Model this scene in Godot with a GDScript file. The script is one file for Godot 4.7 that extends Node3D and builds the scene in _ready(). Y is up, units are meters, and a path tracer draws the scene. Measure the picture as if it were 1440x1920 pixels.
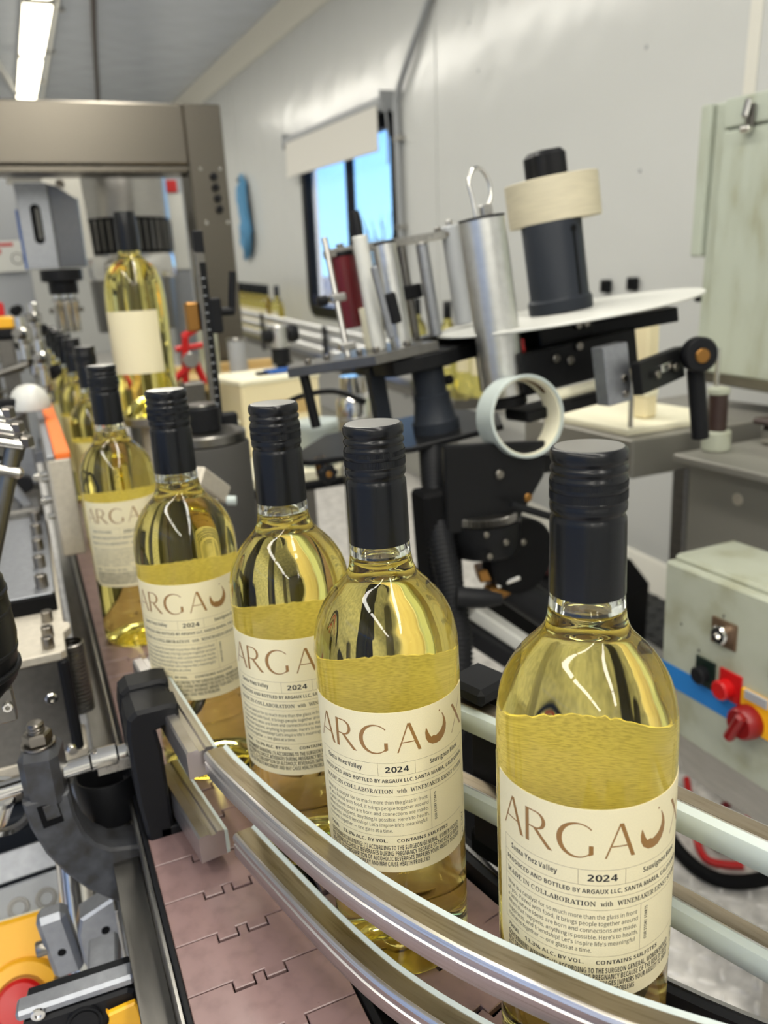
extends Node3D
# A bottling line in a white-walled trailer. Metres; the chain top is y = 0; the line runs along z; the room is tipped 2.6 degrees nose up against the levelled line.

class G:  # collects triangles; shapes are turned by xf
	var P := PackedVector3Array()
	var N := PackedVector3Array()
	var U := PackedVector2Array()
	var xf := Transform3D()

	func at(x: float, y: float, z: float) -> G:
		xf = Transform3D(Basis(), Vector3(x, y, z))
		return self

	func to(t: Transform3D) -> G:
		xf = t
		return self

	func tri(a: Vector3, b: Vector3, c: Vector3, na: Vector3, nb: Vector3, nc: Vector3, ua := Vector2(), ub := Vector2(), uc := Vector2()) -> void:
		if (b - a).cross(c - a).dot(na + nb + nc) > 0.0:
			var t := b
			b = c
			c = t
			t = nb
			nb = nc
			nc = t
			var s := ub
			ub = uc
			uc = s
		P.append(xf * a); P.append(xf * b); P.append(xf * c)
		N.append((xf.basis * na).normalized()); N.append((xf.basis * nb).normalized()); N.append((xf.basis * nc).normalized())
		U.append(ua); U.append(ub); U.append(uc)

	func quad(a: Vector3, b: Vector3, c: Vector3, d: Vector3, n: Vector3) -> void:
		tri(a, b, c, n, n, n)
		tri(a, c, d, n, n, n)

	func quads(p: Array, n: Array, u: Array) -> void:
		tri(p[0], p[1], p[2], n[0], n[1], n[2], u[0], u[1], u[2])
		tri(p[0], p[2], p[3], n[0], n[2], n[3], u[0], u[2], u[3])

	func box(c: Vector3, s: Vector3, b := 0.001) -> G:  # centre, size, chamfer
		var h := s / 2.0
		b = minf(b, minf(h.x, minf(h.y, h.z)) * 0.9)
		var pt := func(sx: float, sy: float, sz: float, k: int) -> Vector3:
			var q := Vector3(h.x - b, h.y - b, h.z - b)
			q[k] += b
			return c + q * Vector3(sx, sy, sz)
		for k in 3:
			var i := (k + 1) % 3
			var j := (k + 2) % 3
			for s1: float in [-1.0, 1.0]:
				var n := Vector3()
				n[k] = s1
				var c4 := []
				for e: Array in [[-1, -1], [1, -1], [1, 1], [-1, 1]]:
					var g := Vector3()
					g[k] = s1; g[i] = e[0]; g[j] = e[1]
					c4.append(pt.call(g.x, g.y, g.z, k))
				quad(c4[0], c4[1], c4[2], c4[3], n)
				for s2: float in [-1.0, 1.0]:
					var m := Vector3()
					m[k] = s1; m[i] = s2
					var lo := m
					var hi := m
					lo[j] = -1; hi[j] = 1
					quad(pt.call(lo.x, lo.y, lo.z, k), pt.call(lo.x, lo.y, lo.z, i), pt.call(hi.x, hi.y, hi.z, i), pt.call(hi.x, hi.y, hi.z, k), m.normalized())
		for sx: float in [-1.0, 1.0]:
			for sy: float in [-1.0, 1.0]:
				for sz: float in [-1.0, 1.0]:
					var n := Vector3(sx, sy, sz).normalized()
					tri(pt.call(sx, sy, sz, 0), pt.call(sx, sy, sz, 1), pt.call(sx, sy, sz, 2), n, n, n)
		return self

	static func edge_normals(p: PackedVector2Array, closed: bool, crease := 40.0) -> Array:  # for each segment the normals at its start and end
		var k := p.size() - (0 if closed else 1)
		var f := []
		for i in k:
			var d := p[(i + 1) % p.size()] - p[i]
			f.append(Vector2(d.y, -d.x).normalized())
		var r := []
		var lim := cos(deg_to_rad(crease))
		for i in k:
			var a: Vector2 = f[i]
			var b: Vector2 = f[i]
			if (closed or i > 0) and a.dot(f[(i + k - 1) % k]) > lim:
				a = (a + f[(i + k - 1) % k]).normalized()
			if (closed or i < k - 1) and b.dot(f[(i + 1) % k]) > lim:
				b = (b + f[(i + 1) % k]).normalized()
			r.append([a, b])
		return r

	func lathe(p: PackedVector2Array, seg := 32, closed := false, a0 := 0.0, a1 := TAU, crease := 40.0) -> G:  # profile (radius, height), outside listed upwards
		var ns := edge_normals(p, closed, crease)
		for i in ns.size():
			var q := p[i]
			var w := p[(i + 1) % p.size()]
			var na: Vector2 = ns[i][0]
			var nb: Vector2 = ns[i][1]
			for s in seg:
				var t0 := lerpf(a0, a1, float(s) / seg)
				var t1 := lerpf(a0, a1, float(s + 1) / seg)
				var d0 := Vector3(sin(t0), 0, cos(t0))
				var d1 := Vector3(sin(t1), 0, cos(t1))
				var up := Vector3.UP
				var A := d0 * q.x + up * q.y
				var B := d1 * q.x + up * q.y
				var C := d1 * w.x + up * w.y
				var D := d0 * w.x + up * w.y
				var nA := d0 * na.x + up * na.y
				var nB := d1 * na.x + up * na.y
				var nC := d1 * nb.x + up * nb.y
				var nD := d0 * nb.x + up * nb.y
				var u0 := float(s) / seg
				var u1 := float(s + 1) / seg
				if q.x > 1e-6:
					tri(A, B, C, nA, nB, nC, Vector2(u0, q.y), Vector2(u1, q.y), Vector2(u1, w.y))
				if w.x > 1e-6:
					tri(A, C, D, nA, nC, nD, Vector2(u0, q.y), Vector2(u1, w.y), Vector2(u0, w.y))
		return self

	func cyl(r: float, y0: float, y1: float, seg := 28, b := 0.0006) -> G:
		return lathe(PackedVector2Array([Vector2(0, y0), Vector2(r - b, y0), Vector2(r, y0 + b), Vector2(r, y1 - b), Vector2(r - b, y1), Vector2(0, y1)]), seg)

	func pipe(r: float, ri: float, y0: float, y1: float, seg := 36, b := 0.0006) -> G:
		return lathe(PackedVector2Array([Vector2(ri, y0), Vector2(r - b, y0), Vector2(r, y0 + b), Vector2(r, y1 - b), Vector2(r - b, y1), Vector2(ri, y1)]), seg, true)

	func prism(poly: PackedVector2Array, depth: float, b := 0.0005) -> G:  # outline in x and y, along z from 0 to depth
		var p := poly.duplicate()
		var area := 0.0
		for i in p.size():
			area += p[i].cross(p[(i + 1) % p.size()])
		if area < 0.0:
			p.reverse()
		var k := p.size()
		var inn := PackedVector2Array()
		for i in k:
			var e0 := (p[i] - p[(i + k - 1) % k]).normalized()
			var e1 := (p[(i + 1) % k] - p[i]).normalized()
			var n0 := Vector2(-e0.y, e0.x)
			var n1 := Vector2(-e1.y, e1.x)
			var m := (n0 + n1).normalized()
			inn.append(p[i] + m * b / maxf(0.35, m.dot(n0)))
		var ns := edge_normals(p, true, 32.0)
		for i in k:
			var j := (i + 1) % k
			var na := Vector3(ns[i][0].x, ns[i][0].y, 0)
			var nb := Vector3(ns[i][1].x, ns[i][1].y, 0)
			var v := func(q: Vector2, z: float) -> Vector3: return Vector3(q.x, q.y, z)
			var o := [Vector2(), Vector2(), Vector2(), Vector2()]
			quads([v.call(p[i], b), v.call(p[j], b), v.call(p[j], depth - b), v.call(p[i], depth - b)], [na, nb, nb, na], o)
			for w: Array in [[b, 0.0, -1.0], [depth - b, depth, 1.0]]:
				var z := Vector3(0, 0, w[2])
				quads([v.call(p[i], w[0]), v.call(p[j], w[0]), v.call(inn[j], w[1]), v.call(inn[i], w[1])], [na + z, nb + z, nb + z, na + z], o)
		var t := Geometry2D.triangulate_polygon(inn)
		for i in range(0, t.size(), 3):
			for w: Array in [[0.0, -1.0], [depth, 1.0]]:
				var z := Vector3(0, 0, w[1])
				tri(Vector3(inn[t[i]].x, inn[t[i]].y, w[0]), Vector3(inn[t[i + 1]].x, inn[t[i + 1]].y, w[0]), Vector3(inn[t[i + 2]].x, inn[t[i + 2]].y, w[0]), z, z, z)
		return self

	func sweep(prof: PackedVector2Array, path: PackedVector3Array, up := Vector3.UP) -> G:  # closed profile (to the right of the way, up) along a path
		var ns := edge_normals(prof, true, 35.0)
		var area := 0.0
		for i in prof.size():
			area += prof[i].cross(prof[(i + 1) % prof.size()])
		var flip := 1.0 if area > 0.0 else -1.0
		var k := path.size()
		var right := []
		var tang := []
		for i in k:
			var t := (path[mini(i + 1, k - 1)] - path[maxi(i - 1, 0)]).normalized()
			tang.append(t)
			right.append(t.cross(up).normalized())
		var run := 0.0
		for i in k - 1:
			var step := path[i].distance_to(path[i + 1])
			for e in prof.size():
				var a := prof[e]
				var b := prof[(e + 1) % prof.size()]
				var na: Vector2 = ns[e][0] * flip
				var nb: Vector2 = ns[e][1] * flip
				quads([path[i] + right[i] * a.x + up * a.y, path[i] + right[i] * b.x + up * b.y, path[i + 1] + right[i + 1] * b.x + up * b.y, path[i + 1] + right[i + 1] * a.x + up * a.y],
					[right[i] * na.x + up * na.y, right[i] * nb.x + up * nb.y, right[i + 1] * nb.x + up * nb.y, right[i + 1] * na.x + up * na.y],
					[Vector2(run, a.y), Vector2(run, b.y), Vector2(run + step, b.y), Vector2(run + step, a.y)])
			run += step
		var t3 := Geometry2D.triangulate_polygon(prof)
		for w: int in [0, k - 1]:
			var n: Vector3 = tang[w] * (-1.0 if w == 0 else 1.0)
			for i in range(0, t3.size(), 3):
				var q := []
				for j in 3:
					q.append(path[w] + right[w] * prof[t3[i + j]].x + up * prof[t3[i + j]].y)
				tri(q[0], q[1], q[2], n, n, n)
		return self

	func tube(path: PackedVector3Array, r: float, seg := 12, rings := 0.0) -> G:  # rings > 0: a corrugated hose of that pitch
		var k := path.size()
		var t0 := (path[1] - path[0]).normalized()
		var x := t0.cross(Vector3.UP if absf(t0.y) < 0.9 else Vector3.RIGHT).normalized()
		var X := []
		var Y := []
		var T := []
		for i in k:
			var t := (path[mini(i + 1, k - 1)] - path[maxi(i - 1, 0)]).normalized()
			x = (x - t * x.dot(t)).normalized()
			X.append(x)
			Y.append(t.cross(x))
			T.append(t)
		var run := 0.0
		for i in k - 1:
			var ra := r if rings == 0.0 or i % 2 == 0 else r * 0.84
			var rb := r if rings == 0.0 or i % 2 == 1 else r * 0.84
			for s in seg:
				var a := TAU * s / seg
				var b := TAU * (s + 1) / seg
				var da: Vector3 = X[i] * cos(a) + Y[i] * sin(a)
				var db: Vector3 = X[i] * cos(b) + Y[i] * sin(b)
				var ea: Vector3 = X[i + 1] * cos(a) + Y[i + 1] * sin(a)
				var eb: Vector3 = X[i + 1] * cos(b) + Y[i + 1] * sin(b)
				var tilt: Vector3 = T[i] * (ra - rb) * 60.0 if rings > 0.0 else Vector3()
				quads([path[i] + da * ra, path[i] + db * ra, path[i + 1] + eb * rb, path[i + 1] + ea * rb], [da + tilt, db + tilt, eb + tilt, ea + tilt],
					[Vector2(run, a), Vector2(run, b), Vector2(run, b), Vector2(run, a)])
			run += path[i].distance_to(path[i + 1])
		for w: int in [0, k - 1]:
			var n: Vector3 = T[w] * (-1.0 if w == 0 else 1.0)
			for s in seg:
				var a := TAU * s / seg
				var b := TAU * (s + 1) / seg
				tri(path[w], path[w] + (X[w] * cos(a) + Y[w] * sin(a)) * r, path[w] + (X[w] * cos(b) + Y[w] * sin(b)) * r, n, n, n)
		return self

	func mesh() -> ArrayMesh:
		var m := ArrayMesh.new()
		var a := []
		a.resize(Mesh.ARRAY_MAX)
		a[Mesh.ARRAY_VERTEX] = P
		a[Mesh.ARRAY_NORMAL] = N
		a[Mesh.ARRAY_TEX_UV] = U
		m.add_surface_from_arrays(Mesh.PRIMITIVE_TRIANGLES, a)
		return m


var counts := {}
var M := {}
var rng := RandomNumberGenerator.new()
const TIP := 2.6  # degrees by which the room is tipped
var room := Transform3D()


func numbered(parent: Node, called: String) -> String:
	var key := "%d/%s" % [parent.get_instance_id(), called]
	var n: int = counts.get(key, 0)
	counts[key] = n + 1
	return called if n == 0 else "%s_%03d" % [called, n]


func tag(o: Node, label: String, category: String, group := "") -> void:
	o.set_meta("label", label)
	o.set_meta("category", category)
	if group:
		o.set_meta("group", group)


func thing(called: String, label: String, category: String, at := Vector3(), group := "", basis := Basis()) -> Node3D:
	var o := Node3D.new()
	o.name = numbered(self, called)
	add_child(o, true)
	o.transform = Transform3D(basis, at)
	tag(o, label, category, group)
	return o


func part(owner: Node3D, called: String, g: G, m: Material, at := Transform3D()) -> MeshInstance3D:
	return put(owner, called, g.mesh(), m, at)


func put(owner: Node3D, called: String, mesh: Mesh, m: Material, at := Transform3D()) -> MeshInstance3D:
	var o := MeshInstance3D.new()
	o.name = numbered(owner, called)
	o.mesh = mesh
	o.material_override = m
	o.transform = at
	o.cast_shadow = GeometryInstance3D.SHADOW_CASTING_SETTING_ON
	owner.add_child(o, true)
	return o


func struct(called: String, g: G, m: Material, owner: Node3D = self) -> MeshInstance3D:
	var o := part(owner, called, g, m, room if owner == self else Transform3D())
	if owner == self:
		o.set_meta("kind", "structure")
	return o


func again(o: Node3D, label: String, at: Vector3, basis := Basis(), group := "") -> Node3D:
	var c: Node3D = o.duplicate()
	c.name = numbered(self, String(o.name).rstrip("_0123456789"))
	add_child(c, true)
	c.transform = Transform3D(basis, at)
	c.set_meta("label", label)
	if group:
		c.set_meta("group", group)
	return c


func pv(a: Array) -> PackedVector2Array:  # flat list of x, y
	var r := PackedVector2Array()
	for i in range(0, a.size(), 2):
		r.append(Vector2(a[i], a[i + 1]))
	return r


func pts(a: Array) -> PackedVector3Array:  # flat list of x, y, z
	var r := PackedVector3Array()
	for i in range(0, a.size(), 3):
		r.append(Vector3(a[i], a[i + 1], a[i + 2]))
	return r


func smooth(a: PackedVector3Array, per := 6) -> PackedVector3Array:  # Catmull-Rom through the points
	var r := PackedVector3Array()
	for i in a.size() - 1:
		var p0 := a[maxi(i - 1, 0)]
		var p3 := a[mini(i + 2, a.size() - 1)]
		for s in per:
			r.append(a[i].cubic_interpolate(a[i + 1], p0, p3, float(s) / per))
	r.append(a[a.size() - 1])
	return r


func rrect(w: float, h: float, r: float, n := 5, c := Vector2()) -> PackedVector2Array:
	var p := PackedVector2Array()
	for q in 4:
		var o := Vector2((w / 2 - r) * (1 if q in [0, 3] else -1), (h / 2 - r) * (1 if q in [0, 1] else -1))
		for i in n + 1:
			var a := PI / 2 * (q + float(i) / n)
			p.append(c + o + Vector2(cos(a), sin(a)) * r)
	return p


func disc2(r: float, n := 24, c := Vector2()) -> PackedVector2Array:
	var p := PackedVector2Array()
	for i in n:
		p.append(c + Vector2(cos(TAU * i / n), sin(TAU * i / n)) * r)
	return p


func along(dir: Vector3, at: Vector3, spin := 0.0) -> Transform3D:  # turns y to dir
	var y := dir.normalized()
	var x := y.cross(Vector3.BACK if absf(y.z) < 0.9 else Vector3.RIGHT).normalized()
	return Transform3D(Basis(x, y, x.cross(y)).rotated(y, spin), at)


func facing(n: Vector3, at: Vector3, up := Vector3.UP) -> Transform3D:  # turns z to n, y close to up
	var z := n.normalized()
	var x := up.cross(z).normalized()
	return Transform3D(Basis(x, z.cross(x), z), at)


func rot(ax: float, ay: float, az: float) -> Basis:
	return Basis.from_euler(Vector3(deg_to_rad(ax), deg_to_rad(ay), deg_to_rad(az)))


func noise(freq: float, size := 512, seed_ := 1, oct := 4, type := FastNoiseLite.TYPE_SIMPLEX_SMOOTH) -> NoiseTexture2D:
	var n := FastNoiseLite.new()
	n.noise_type = type
	n.frequency = freq
	n.seed = seed_
	n.fractal_octaves = oct
	var t := NoiseTexture2D.new()
	t.width = size
	t.height = size
	t.seamless = true
	t.noise = n
	return t


func ramp(t: NoiseTexture2D, stops: Array) -> NoiseTexture2D:
	var g := Gradient.new()
	g.offsets = PackedFloat32Array(stops.map(func(s): return s[0]))
	g.colors = PackedColorArray(stops.map(func(s): return s[1]))
	t.color_ramp = g
	return t


func mat(key: String, col: Color, rough := 0.5, metal := 0.0, spec := 0.5) -> StandardMaterial3D:
	var m := StandardMaterial3D.new()
	m.resource_name = key
	m.albedo_color = col
	m.roughness = rough
	m.metallic = metal
	m.metallic_specular = spec
	M[key] = m
	return m


func textured(m: StandardMaterial3D, t: Texture2D, scale: Vector3, world := false) -> StandardMaterial3D:
	m.albedo_texture = t
	m.uv1_triplanar = true
	m.uv1_world_triplanar = world
	m.uv1_scale = scale
	return m


func rough_map(m: StandardMaterial3D, t: Texture2D) -> StandardMaterial3D:
	m.roughness_texture = t
	m.roughness_texture_channel = BaseMaterial3D.TEXTURE_CHANNEL_RED
	return m


func materials() -> void:
	var grey := func(a: float, b: float) -> Array: return [[0.0, Color(a, a, a)], [1.0, Color(b, b, b)]]
	var streak := ramp(noise(0.02, 512, 3), grey.call(0.9, 1.0))
	var fine := ramp(noise(0.02, 512, 5), grey.call(0.92, 1.0))
	var rgh := ramp(noise(0.03, 512, 7), grey.call(0.75, 1.0))
	# room
	mat("wall_white", Color(0.79, 0.795, 0.785), 0.22, 0.0, 0.5)
	M.wall_white.heightmap_enabled = true
	M.wall_white.heightmap_texture = noise(0.012, 512, 9, 2)
	M.wall_white.heightmap_scale = 0.16
	M.wall_white.uv1_triplanar = true
	M.wall_white.uv1_scale = Vector3.ONE * 0.7
	mat("ceiling_white", Color(0.76, 0.785, 0.83), 0.12, 0.0, 0.6)
	M.ceiling_white.heightmap_enabled = true
	M.ceiling_white.heightmap_texture = noise(0.01, 512, 11, 2)
	M.ceiling_white.heightmap_scale = 0.35
	M.ceiling_white.uv1_triplanar = true
	M.ceiling_white.uv1_scale = Vector3.ONE * 0.6
	mat("trim_white", Color(0.86, 0.85, 0.81), 0.3)
	textured(mat("floor_plate", Color(0.92, 0.905, 0.88), 0.42, 0.0), ramp(noise(0.03, 512, 21), grey.call(0.7, 1.0)), Vector3.ONE * 1.3)
	mat("floor_tread", Color(0.66, 0.65, 0.62), 0.4, 0.55)
	mat("door_dark", Color(0.12, 0.12, 0.12), 0.6)
	mat("ground", Color(0.52, 0.5, 0.46), 0.9)
	mat("render_wall", Color(0.80, 0.79, 0.76), 0.9)
	mat("foliage", Color(0.14, 0.17, 0.1), 0.9)
	# metals
	mat("portal_steel", Color(0.44, 0.42, 0.385), 0.30, 1.0)
	mat("steel_dull", Color(0.58, 0.57, 0.54), 0.5, 0.55)
	mat("rail_worn", Color(0.60, 0.56, 0.49), 0.42, 1.0)
	M.rail_worn.albedo_texture = ramp(noise(0.03, 512, 17), [[0.0, Color(0.80, 0.77, 0.72)], [0.4, Color(0.94, 0.93, 0.91)], [1.0, Color(1, 1, 1)]])
	M.rail_worn.uv1_scale = Vector3(1.6, 260, 1)
	rough_map(textured(mat("steel", Color(0.72, 0.71, 0.69), 0.34, 1.0), streak, Vector3(14, 14, 2)), rgh)
	rough_map(textured(mat("steel_dark", Color(0.5, 0.49, 0.47), 0.4, 1.0), streak, Vector3(10, 10, 2)), rgh)
	mat("chrome", Color(0.85, 0.84, 0.82), 0.12, 1.0)
	textured(mat("aluminium", Color(0.86, 0.86, 0.85), 0.36, 1.0), fine, Vector3(6, 6, 6))
	rough_map(textured(mat("aluminium_matt", Color(0.62, 0.63, 0.65), 0.5, 0.85), fine, Vector3.ONE * 9), rgh)
	textured(mat("aluminium_pale", Color(0.79, 0.76, 0.70), 0.55, 0.45), fine, Vector3.ONE * 12)
	mat("rail_metal", Color(0.82, 0.81, 0.81), 0.42, 1.0)
	M.rail_metal.albedo_texture = ramp(noise(0.02, 512, 13), [[0.0, Color(0.78, 0.76, 0.72)], [0.35, Color(0.95, 0.94, 0.93)], [1.0, Color(1, 1, 1)]])
	M.rail_metal.uv1_scale = Vector3(1.2, 160, 1)
	M.rail_metal.roughness_texture = rgh
	M.rail_metal.roughness_texture_channel = BaseMaterial3D.TEXTURE_CHANNEL_RED
	mat("bolt_steel", Color(0.52, 0.50, 0.47), 0.3, 1.0)
	mat("brass", Color(0.58, 0.42, 0.22), 0.4, 0.9)
	# plastics and paints
	mat("black_plastic", Color(0.10, 0.102, 0.11), 0.42, 0.0, 0.26)
	mat("black_paint", Color(0.085, 0.087, 0.092), 0.36, 0.0, 0.28)
	mat("black_dull", Color(0.07, 0.07, 0.074), 0.6, 0.0, 0.2)
	textured(mat("black_worn", Color(0.30, 0.305, 0.32), 0.48), ramp(noise(0.012, 512, 31), [[0.0, Color(0.62, 0.57, 0.50)], [0.5, Color(0.82, 0.82, 0.82)], [1.0, Color(1, 1, 1)]]), Vector3.ONE * 8)
	mat("grey_blue", Color(0.15, 0.165, 0.19), 0.45, 0.0, 0.28)
	mat("grey_foam", Color(0.22, 0.215, 0.20), 0.8)
	mat("uhmw", Color(0.68, 0.715, 0.70), 0.5)
	mat("white_plastic", Color(0.79, 0.79, 0.765), 0.38)
	mat("grey_plastic", Color(0.62, 0.63, 0.64), 0.45)
	textured(mat("machine_grey", Color(0.70, 0.715, 0.65), 0.42), ramp(noise(0.008, 512, 41), [[0.0, Color(0.86, 0.84, 0.78)], [0.5, Color(0.97, 0.97, 0.96)], [1.0, Color(1, 1, 1)]]), Vector3.ONE * 3)
	textured(mat("cabinet_grey", Color(0.66, 0.685, 0.635), 0.42), ramp(noise(0.012, 512, 43, 5), [[0.0, Color(0.88, 0.86, 0.80)], [0.3, Color(0.96, 0.955, 0.94)], [0.6, Color(1, 1, 1)], [1.0, Color(1, 1, 1)]]), Vector3(3, 0.9, 3))
	mat("yellow", Color(0.92, 0.68, 0.12), 0.38)
	mat("red", Color(0.72, 0.06, 0.07), 0.35)
	mat("dark_red", Color(0.36, 0.02, 0.07), 0.4)
	mat("green_dark", Color(0.05, 0.12, 0.09), 0.4)
	mat("blue_tape", Color(0.12, 0.47, 0.76), 0.6)
	mat("knob_red", Color(0.5, 0.04, 0.05), 0.35)
	mat("brown_plate", Color(0.46, 0.37, 0.29), 0.4, 0.6)
	mat("blue", Color(0.10, 0.32, 0.62), 0.5)
	mat("blue_cloth", Color(0.34, 0.55, 0.70), 0.9)
	mat("orange", Color(0.92, 0.45, 0.16), 0.6)
	mat("cream", Color(0.90, 0.85, 0.70), 0.75)
	textured(mat("label_web", Color(0.80, 0.765, 0.66), 0.6), streak, Vector3(2, 20, 2))
	mat("cream_paper", Color(0.92, 0.90, 0.80), 0.7)
	mat("brown", Color(0.20, 0.13, 0.11), 0.5)
	mat("beige_wood", Color(0.74, 0.63, 0.42), 0.6)
	mat("rubber_mat", Color(0.10, 0.11, 0.12), 0.5)
	mat("fabric_shade", Color(0.84, 0.83, 0.80), 0.85)
	M.fabric_shade.backlight_enabled = true
	M.fabric_shade.backlight = Color(0.35, 0.35, 0.34)
	var scratch := ramp(noise(0.035, 512, 51, 5), [[0.0, Color(0.90, 0.89, 0.89)], [0.5, Color(0.98, 0.98, 0.98)], [1.0, Color(1, 1, 1)]])
	for k in 3:
		rough_map(textured(mat("chain_%d" % k, [Color(0.515, 0.42, 0.41), Color(0.50, 0.41, 0.40), Color(0.525, 0.43, 0.42)][k], 0.36), scratch, Vector3(4, 4, 4)), rgh)
	# bottle
	var wine := mat("wine", Color(0.99, 0.945, 0.56, 0.0), 0.0, 0.0, 0.7)
	wine.refraction_enabled = true
	wine.refraction_scale = 0.037
	var glass := mat("glass", Color(0.97, 0.985, 0.96, 0.0), 0.0)
	glass.refraction_enabled = true
	glass.refraction_scale = 0.05
	var pane := mat("window_glass", Color(0.9, 0.95, 0.98, 0.06), 0.02)
	pane.transparency = BaseMaterial3D.TRANSPARENCY_ALPHA
	var clear := mat("clear_film", Color(0.95, 0.95, 0.95, 0.35), 0.3)
	clear.transparency = BaseMaterial3D.TRANSPARENCY_ALPHA
	var paper := textured(mat("label_paper", Color(0.955, 0.915, 0.765), 0.55), ramp(noise(0.11, 512, 61, 3), grey.call(0.93, 1.0)), Vector3(60, 20, 60))
	paper.backlight_enabled = true
	paper.backlight = Color(0.5, 0.5, 0.5)
	var far := textured(mat("front_label_paper", Color(0.96, 0.92, 0.70), 0.6), ramp(noise(0.05, 512, 63, 5), [[0.0, Color(0.78, 0.75, 0.66)], [0.45, Color(0.94, 0.93, 0.90)], [0.7, Color(1, 1, 1)], [1.0, Color(1, 1, 1)]]), Vector3(16, 55, 16))
	far.backlight_enabled = true
	far.backlight = Color(0.6, 0.6, 0.6)
	mat("bronze_ink", Color(0.56, 0.41, 0.22), 0.4)
	mat("black_ink", Color(0.10, 0.10, 0.11), 0.6)
	mat("rule_ink", Color(0.55, 0.50, 0.38), 0.6)
	var cap := mat("cap_black", Color(0.075, 0.08, 0.09), 0.27, 0.0, 0.36)
	cap.clearcoat_enabled = true
	cap.clearcoat = 0.05
	cap.clearcoat_roughness = 0.16
	mat("cap_top", Color(0.70, 0.695, 0.68), 0.36, 1.0)
	var led := mat("led", Color(1, 0.97, 0.88), 0.5)
	led.emission_enabled = true
	led.emission = Color(1.0, 0.97, 0.88)
	led.emission_energy_multiplier = 6.0


func _ready() -> void:
	rng.seed = 7
	# camera
	var cam := Camera3D.new()
	cam.name = "camera"
	cam.keep_aspect = Camera3D.KEEP_HEIGHT
	cam.near = 0.01
	cam.far = 200.0
	var lens := CameraAttributesPhysical.new()
	lens.frustum_focal_length = 18.75
	lens.frustum_focus_distance = 0.385
	lens.exposure_aperture = 6.0
	cam.attributes = lens
	cam.fov = 65.2385
	cam.transform = Transform3D(Basis(Vector3(0.91098, -0.05662, 0.40855), Vector3(0.16251, 0.95967, -0.22938), Vector3(-0.37908, 0.27536, 0.88344)).orthonormalized(), Vector3(0, 0.365, 0))
	add_child(cam)
	cam.current = true
	# sky: clear blue day
	var env := Environment.new()
	var sky := ProceduralSkyMaterial.new()
	sky.sky_top_color = Color(0.26, 0.52, 0.92)
	sky.sky_horizon_color = Color(0.60, 0.84, 1.0)
	sky.sky_curve = 0.2
	sky.ground_bottom_color = Color(0.40, 0.38, 0.34)
	sky.ground_horizon_color = Color(0.62, 0.62, 0.60)
	sky.sky_energy_multiplier = 1.5
	env.background_mode = Environment.BG_SKY
	env.sky = Sky.new()
	env.sky.sky_material = sky
	env.tonemap_mode = Environment.TONE_MAPPER_LINEAR
	env.tonemap_exposure = 1.0
	env.sdfgi_enabled = true
	env.ssao_enabled = true
	env.ssil_enabled = true
	var we := WorldEnvironment.new()
	we.name = "surroundings"
	we.environment = env
	add_child(we)
	# sun on the yard behind the open rear door
	var sun := DirectionalLight3D.new()
	sun.name = "sun"
	sun.light_energy = 2.2
	sun.light_color = Color(1.0, 0.95, 0.86)
	sun.light_angular_distance = 0.5
	sun.shadow_enabled = true
	sun.rotation_degrees = Vector3(-52, 8, 0)
	add_child(sun)
	var tip := Basis(Vector3.RIGHT, deg_to_rad(TIP))
	room = Transform3D(tip, Vector3(0, 0.365, 0) - tip * Vector3(0, 0.365, 0))
	materials()
	setting()
	conveyor()
	rails()
	bottles()
	labeller()
	right_side()
	left_side()
	background()


# ---------- bottles ----------
const LABEL_R := 0.03823
const LABEL_TOP := 0.164
var texts := {}


func text_flat(s: String, bold: bool, serif: bool) -> PackedVector2Array:  # triangles of a line of text, one unit = the font size, centred
	var key := s + str(bold) + str(serif)
	if not texts.has(key):
		var f := SystemFont.new()
		f.font_names = PackedStringArray(["Droid Serif" if serif else "Droid Sans"])
		f.font_weight = 700 if bold else 400
		var t := TextMesh.new()
		t.font = f
		t.text = s
		t.font_size = 32
		t.pixel_size = 1.0 / 32.0
		t.depth = 0.0
		t.curve_step = 2.0
		var a := t.surface_get_arrays(0)
		var v: PackedVector3Array = a[Mesh.ARRAY_VERTEX]
		var r := PackedVector2Array()
		for i in (a[Mesh.ARRAY_INDEX] if a[Mesh.ARRAY_INDEX] != null else range(v.size())):
			r.append(Vector2(v[i].x, v[i].y))
		texts[key] = r
	return texts[key]


func bend(g: G, tri: PackedVector2Array, r: float, top: float) -> void:  # flat label millimetres (x right, y down from the label's top) onto the bottle, facing +z
	for i in range(0, tri.size(), 3):
		var p := []
		var n := []
		for j in 3:
			var q := tri[i + j]
			var a := q.x / (r * 1000.0)
			n.append(Vector3(sin(a), 0, cos(a)))
			p.append(n[j] * r + Vector3.UP * (top - q.y / 1000.0))
		g.tri(p[0], p[1], p[2], n[0], n[1], n[2])


func text_line(g: G, s: String, x0: float, x1: float, y: float, em: float, bold := false, serif := false, upright := false) -> void:  # from x0 to x1 (mm), capitals centred on y
	var t := text_flat(s, bold, serif)
	var lo := INF
	var hi := -INF
	for v in t:
		lo = minf(lo, v.x)
		hi = maxf(hi, v.x)
	var out := PackedVector2Array()
	for v in t:
		var q := Vector2(lerpf(x0, x1, (v.x - lo) / (hi - lo)), y - v.y * em)
		if upright:  # reads upwards: x0, x1 are then heights, y the place across
			q = Vector2(y - v.y * em, lerpf(x0, x1, (v.x - lo) / (hi - lo)))
		out.append(q)
	bend(g, out, LABEL_R + 0.00004, LABEL_TOP)


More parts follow.
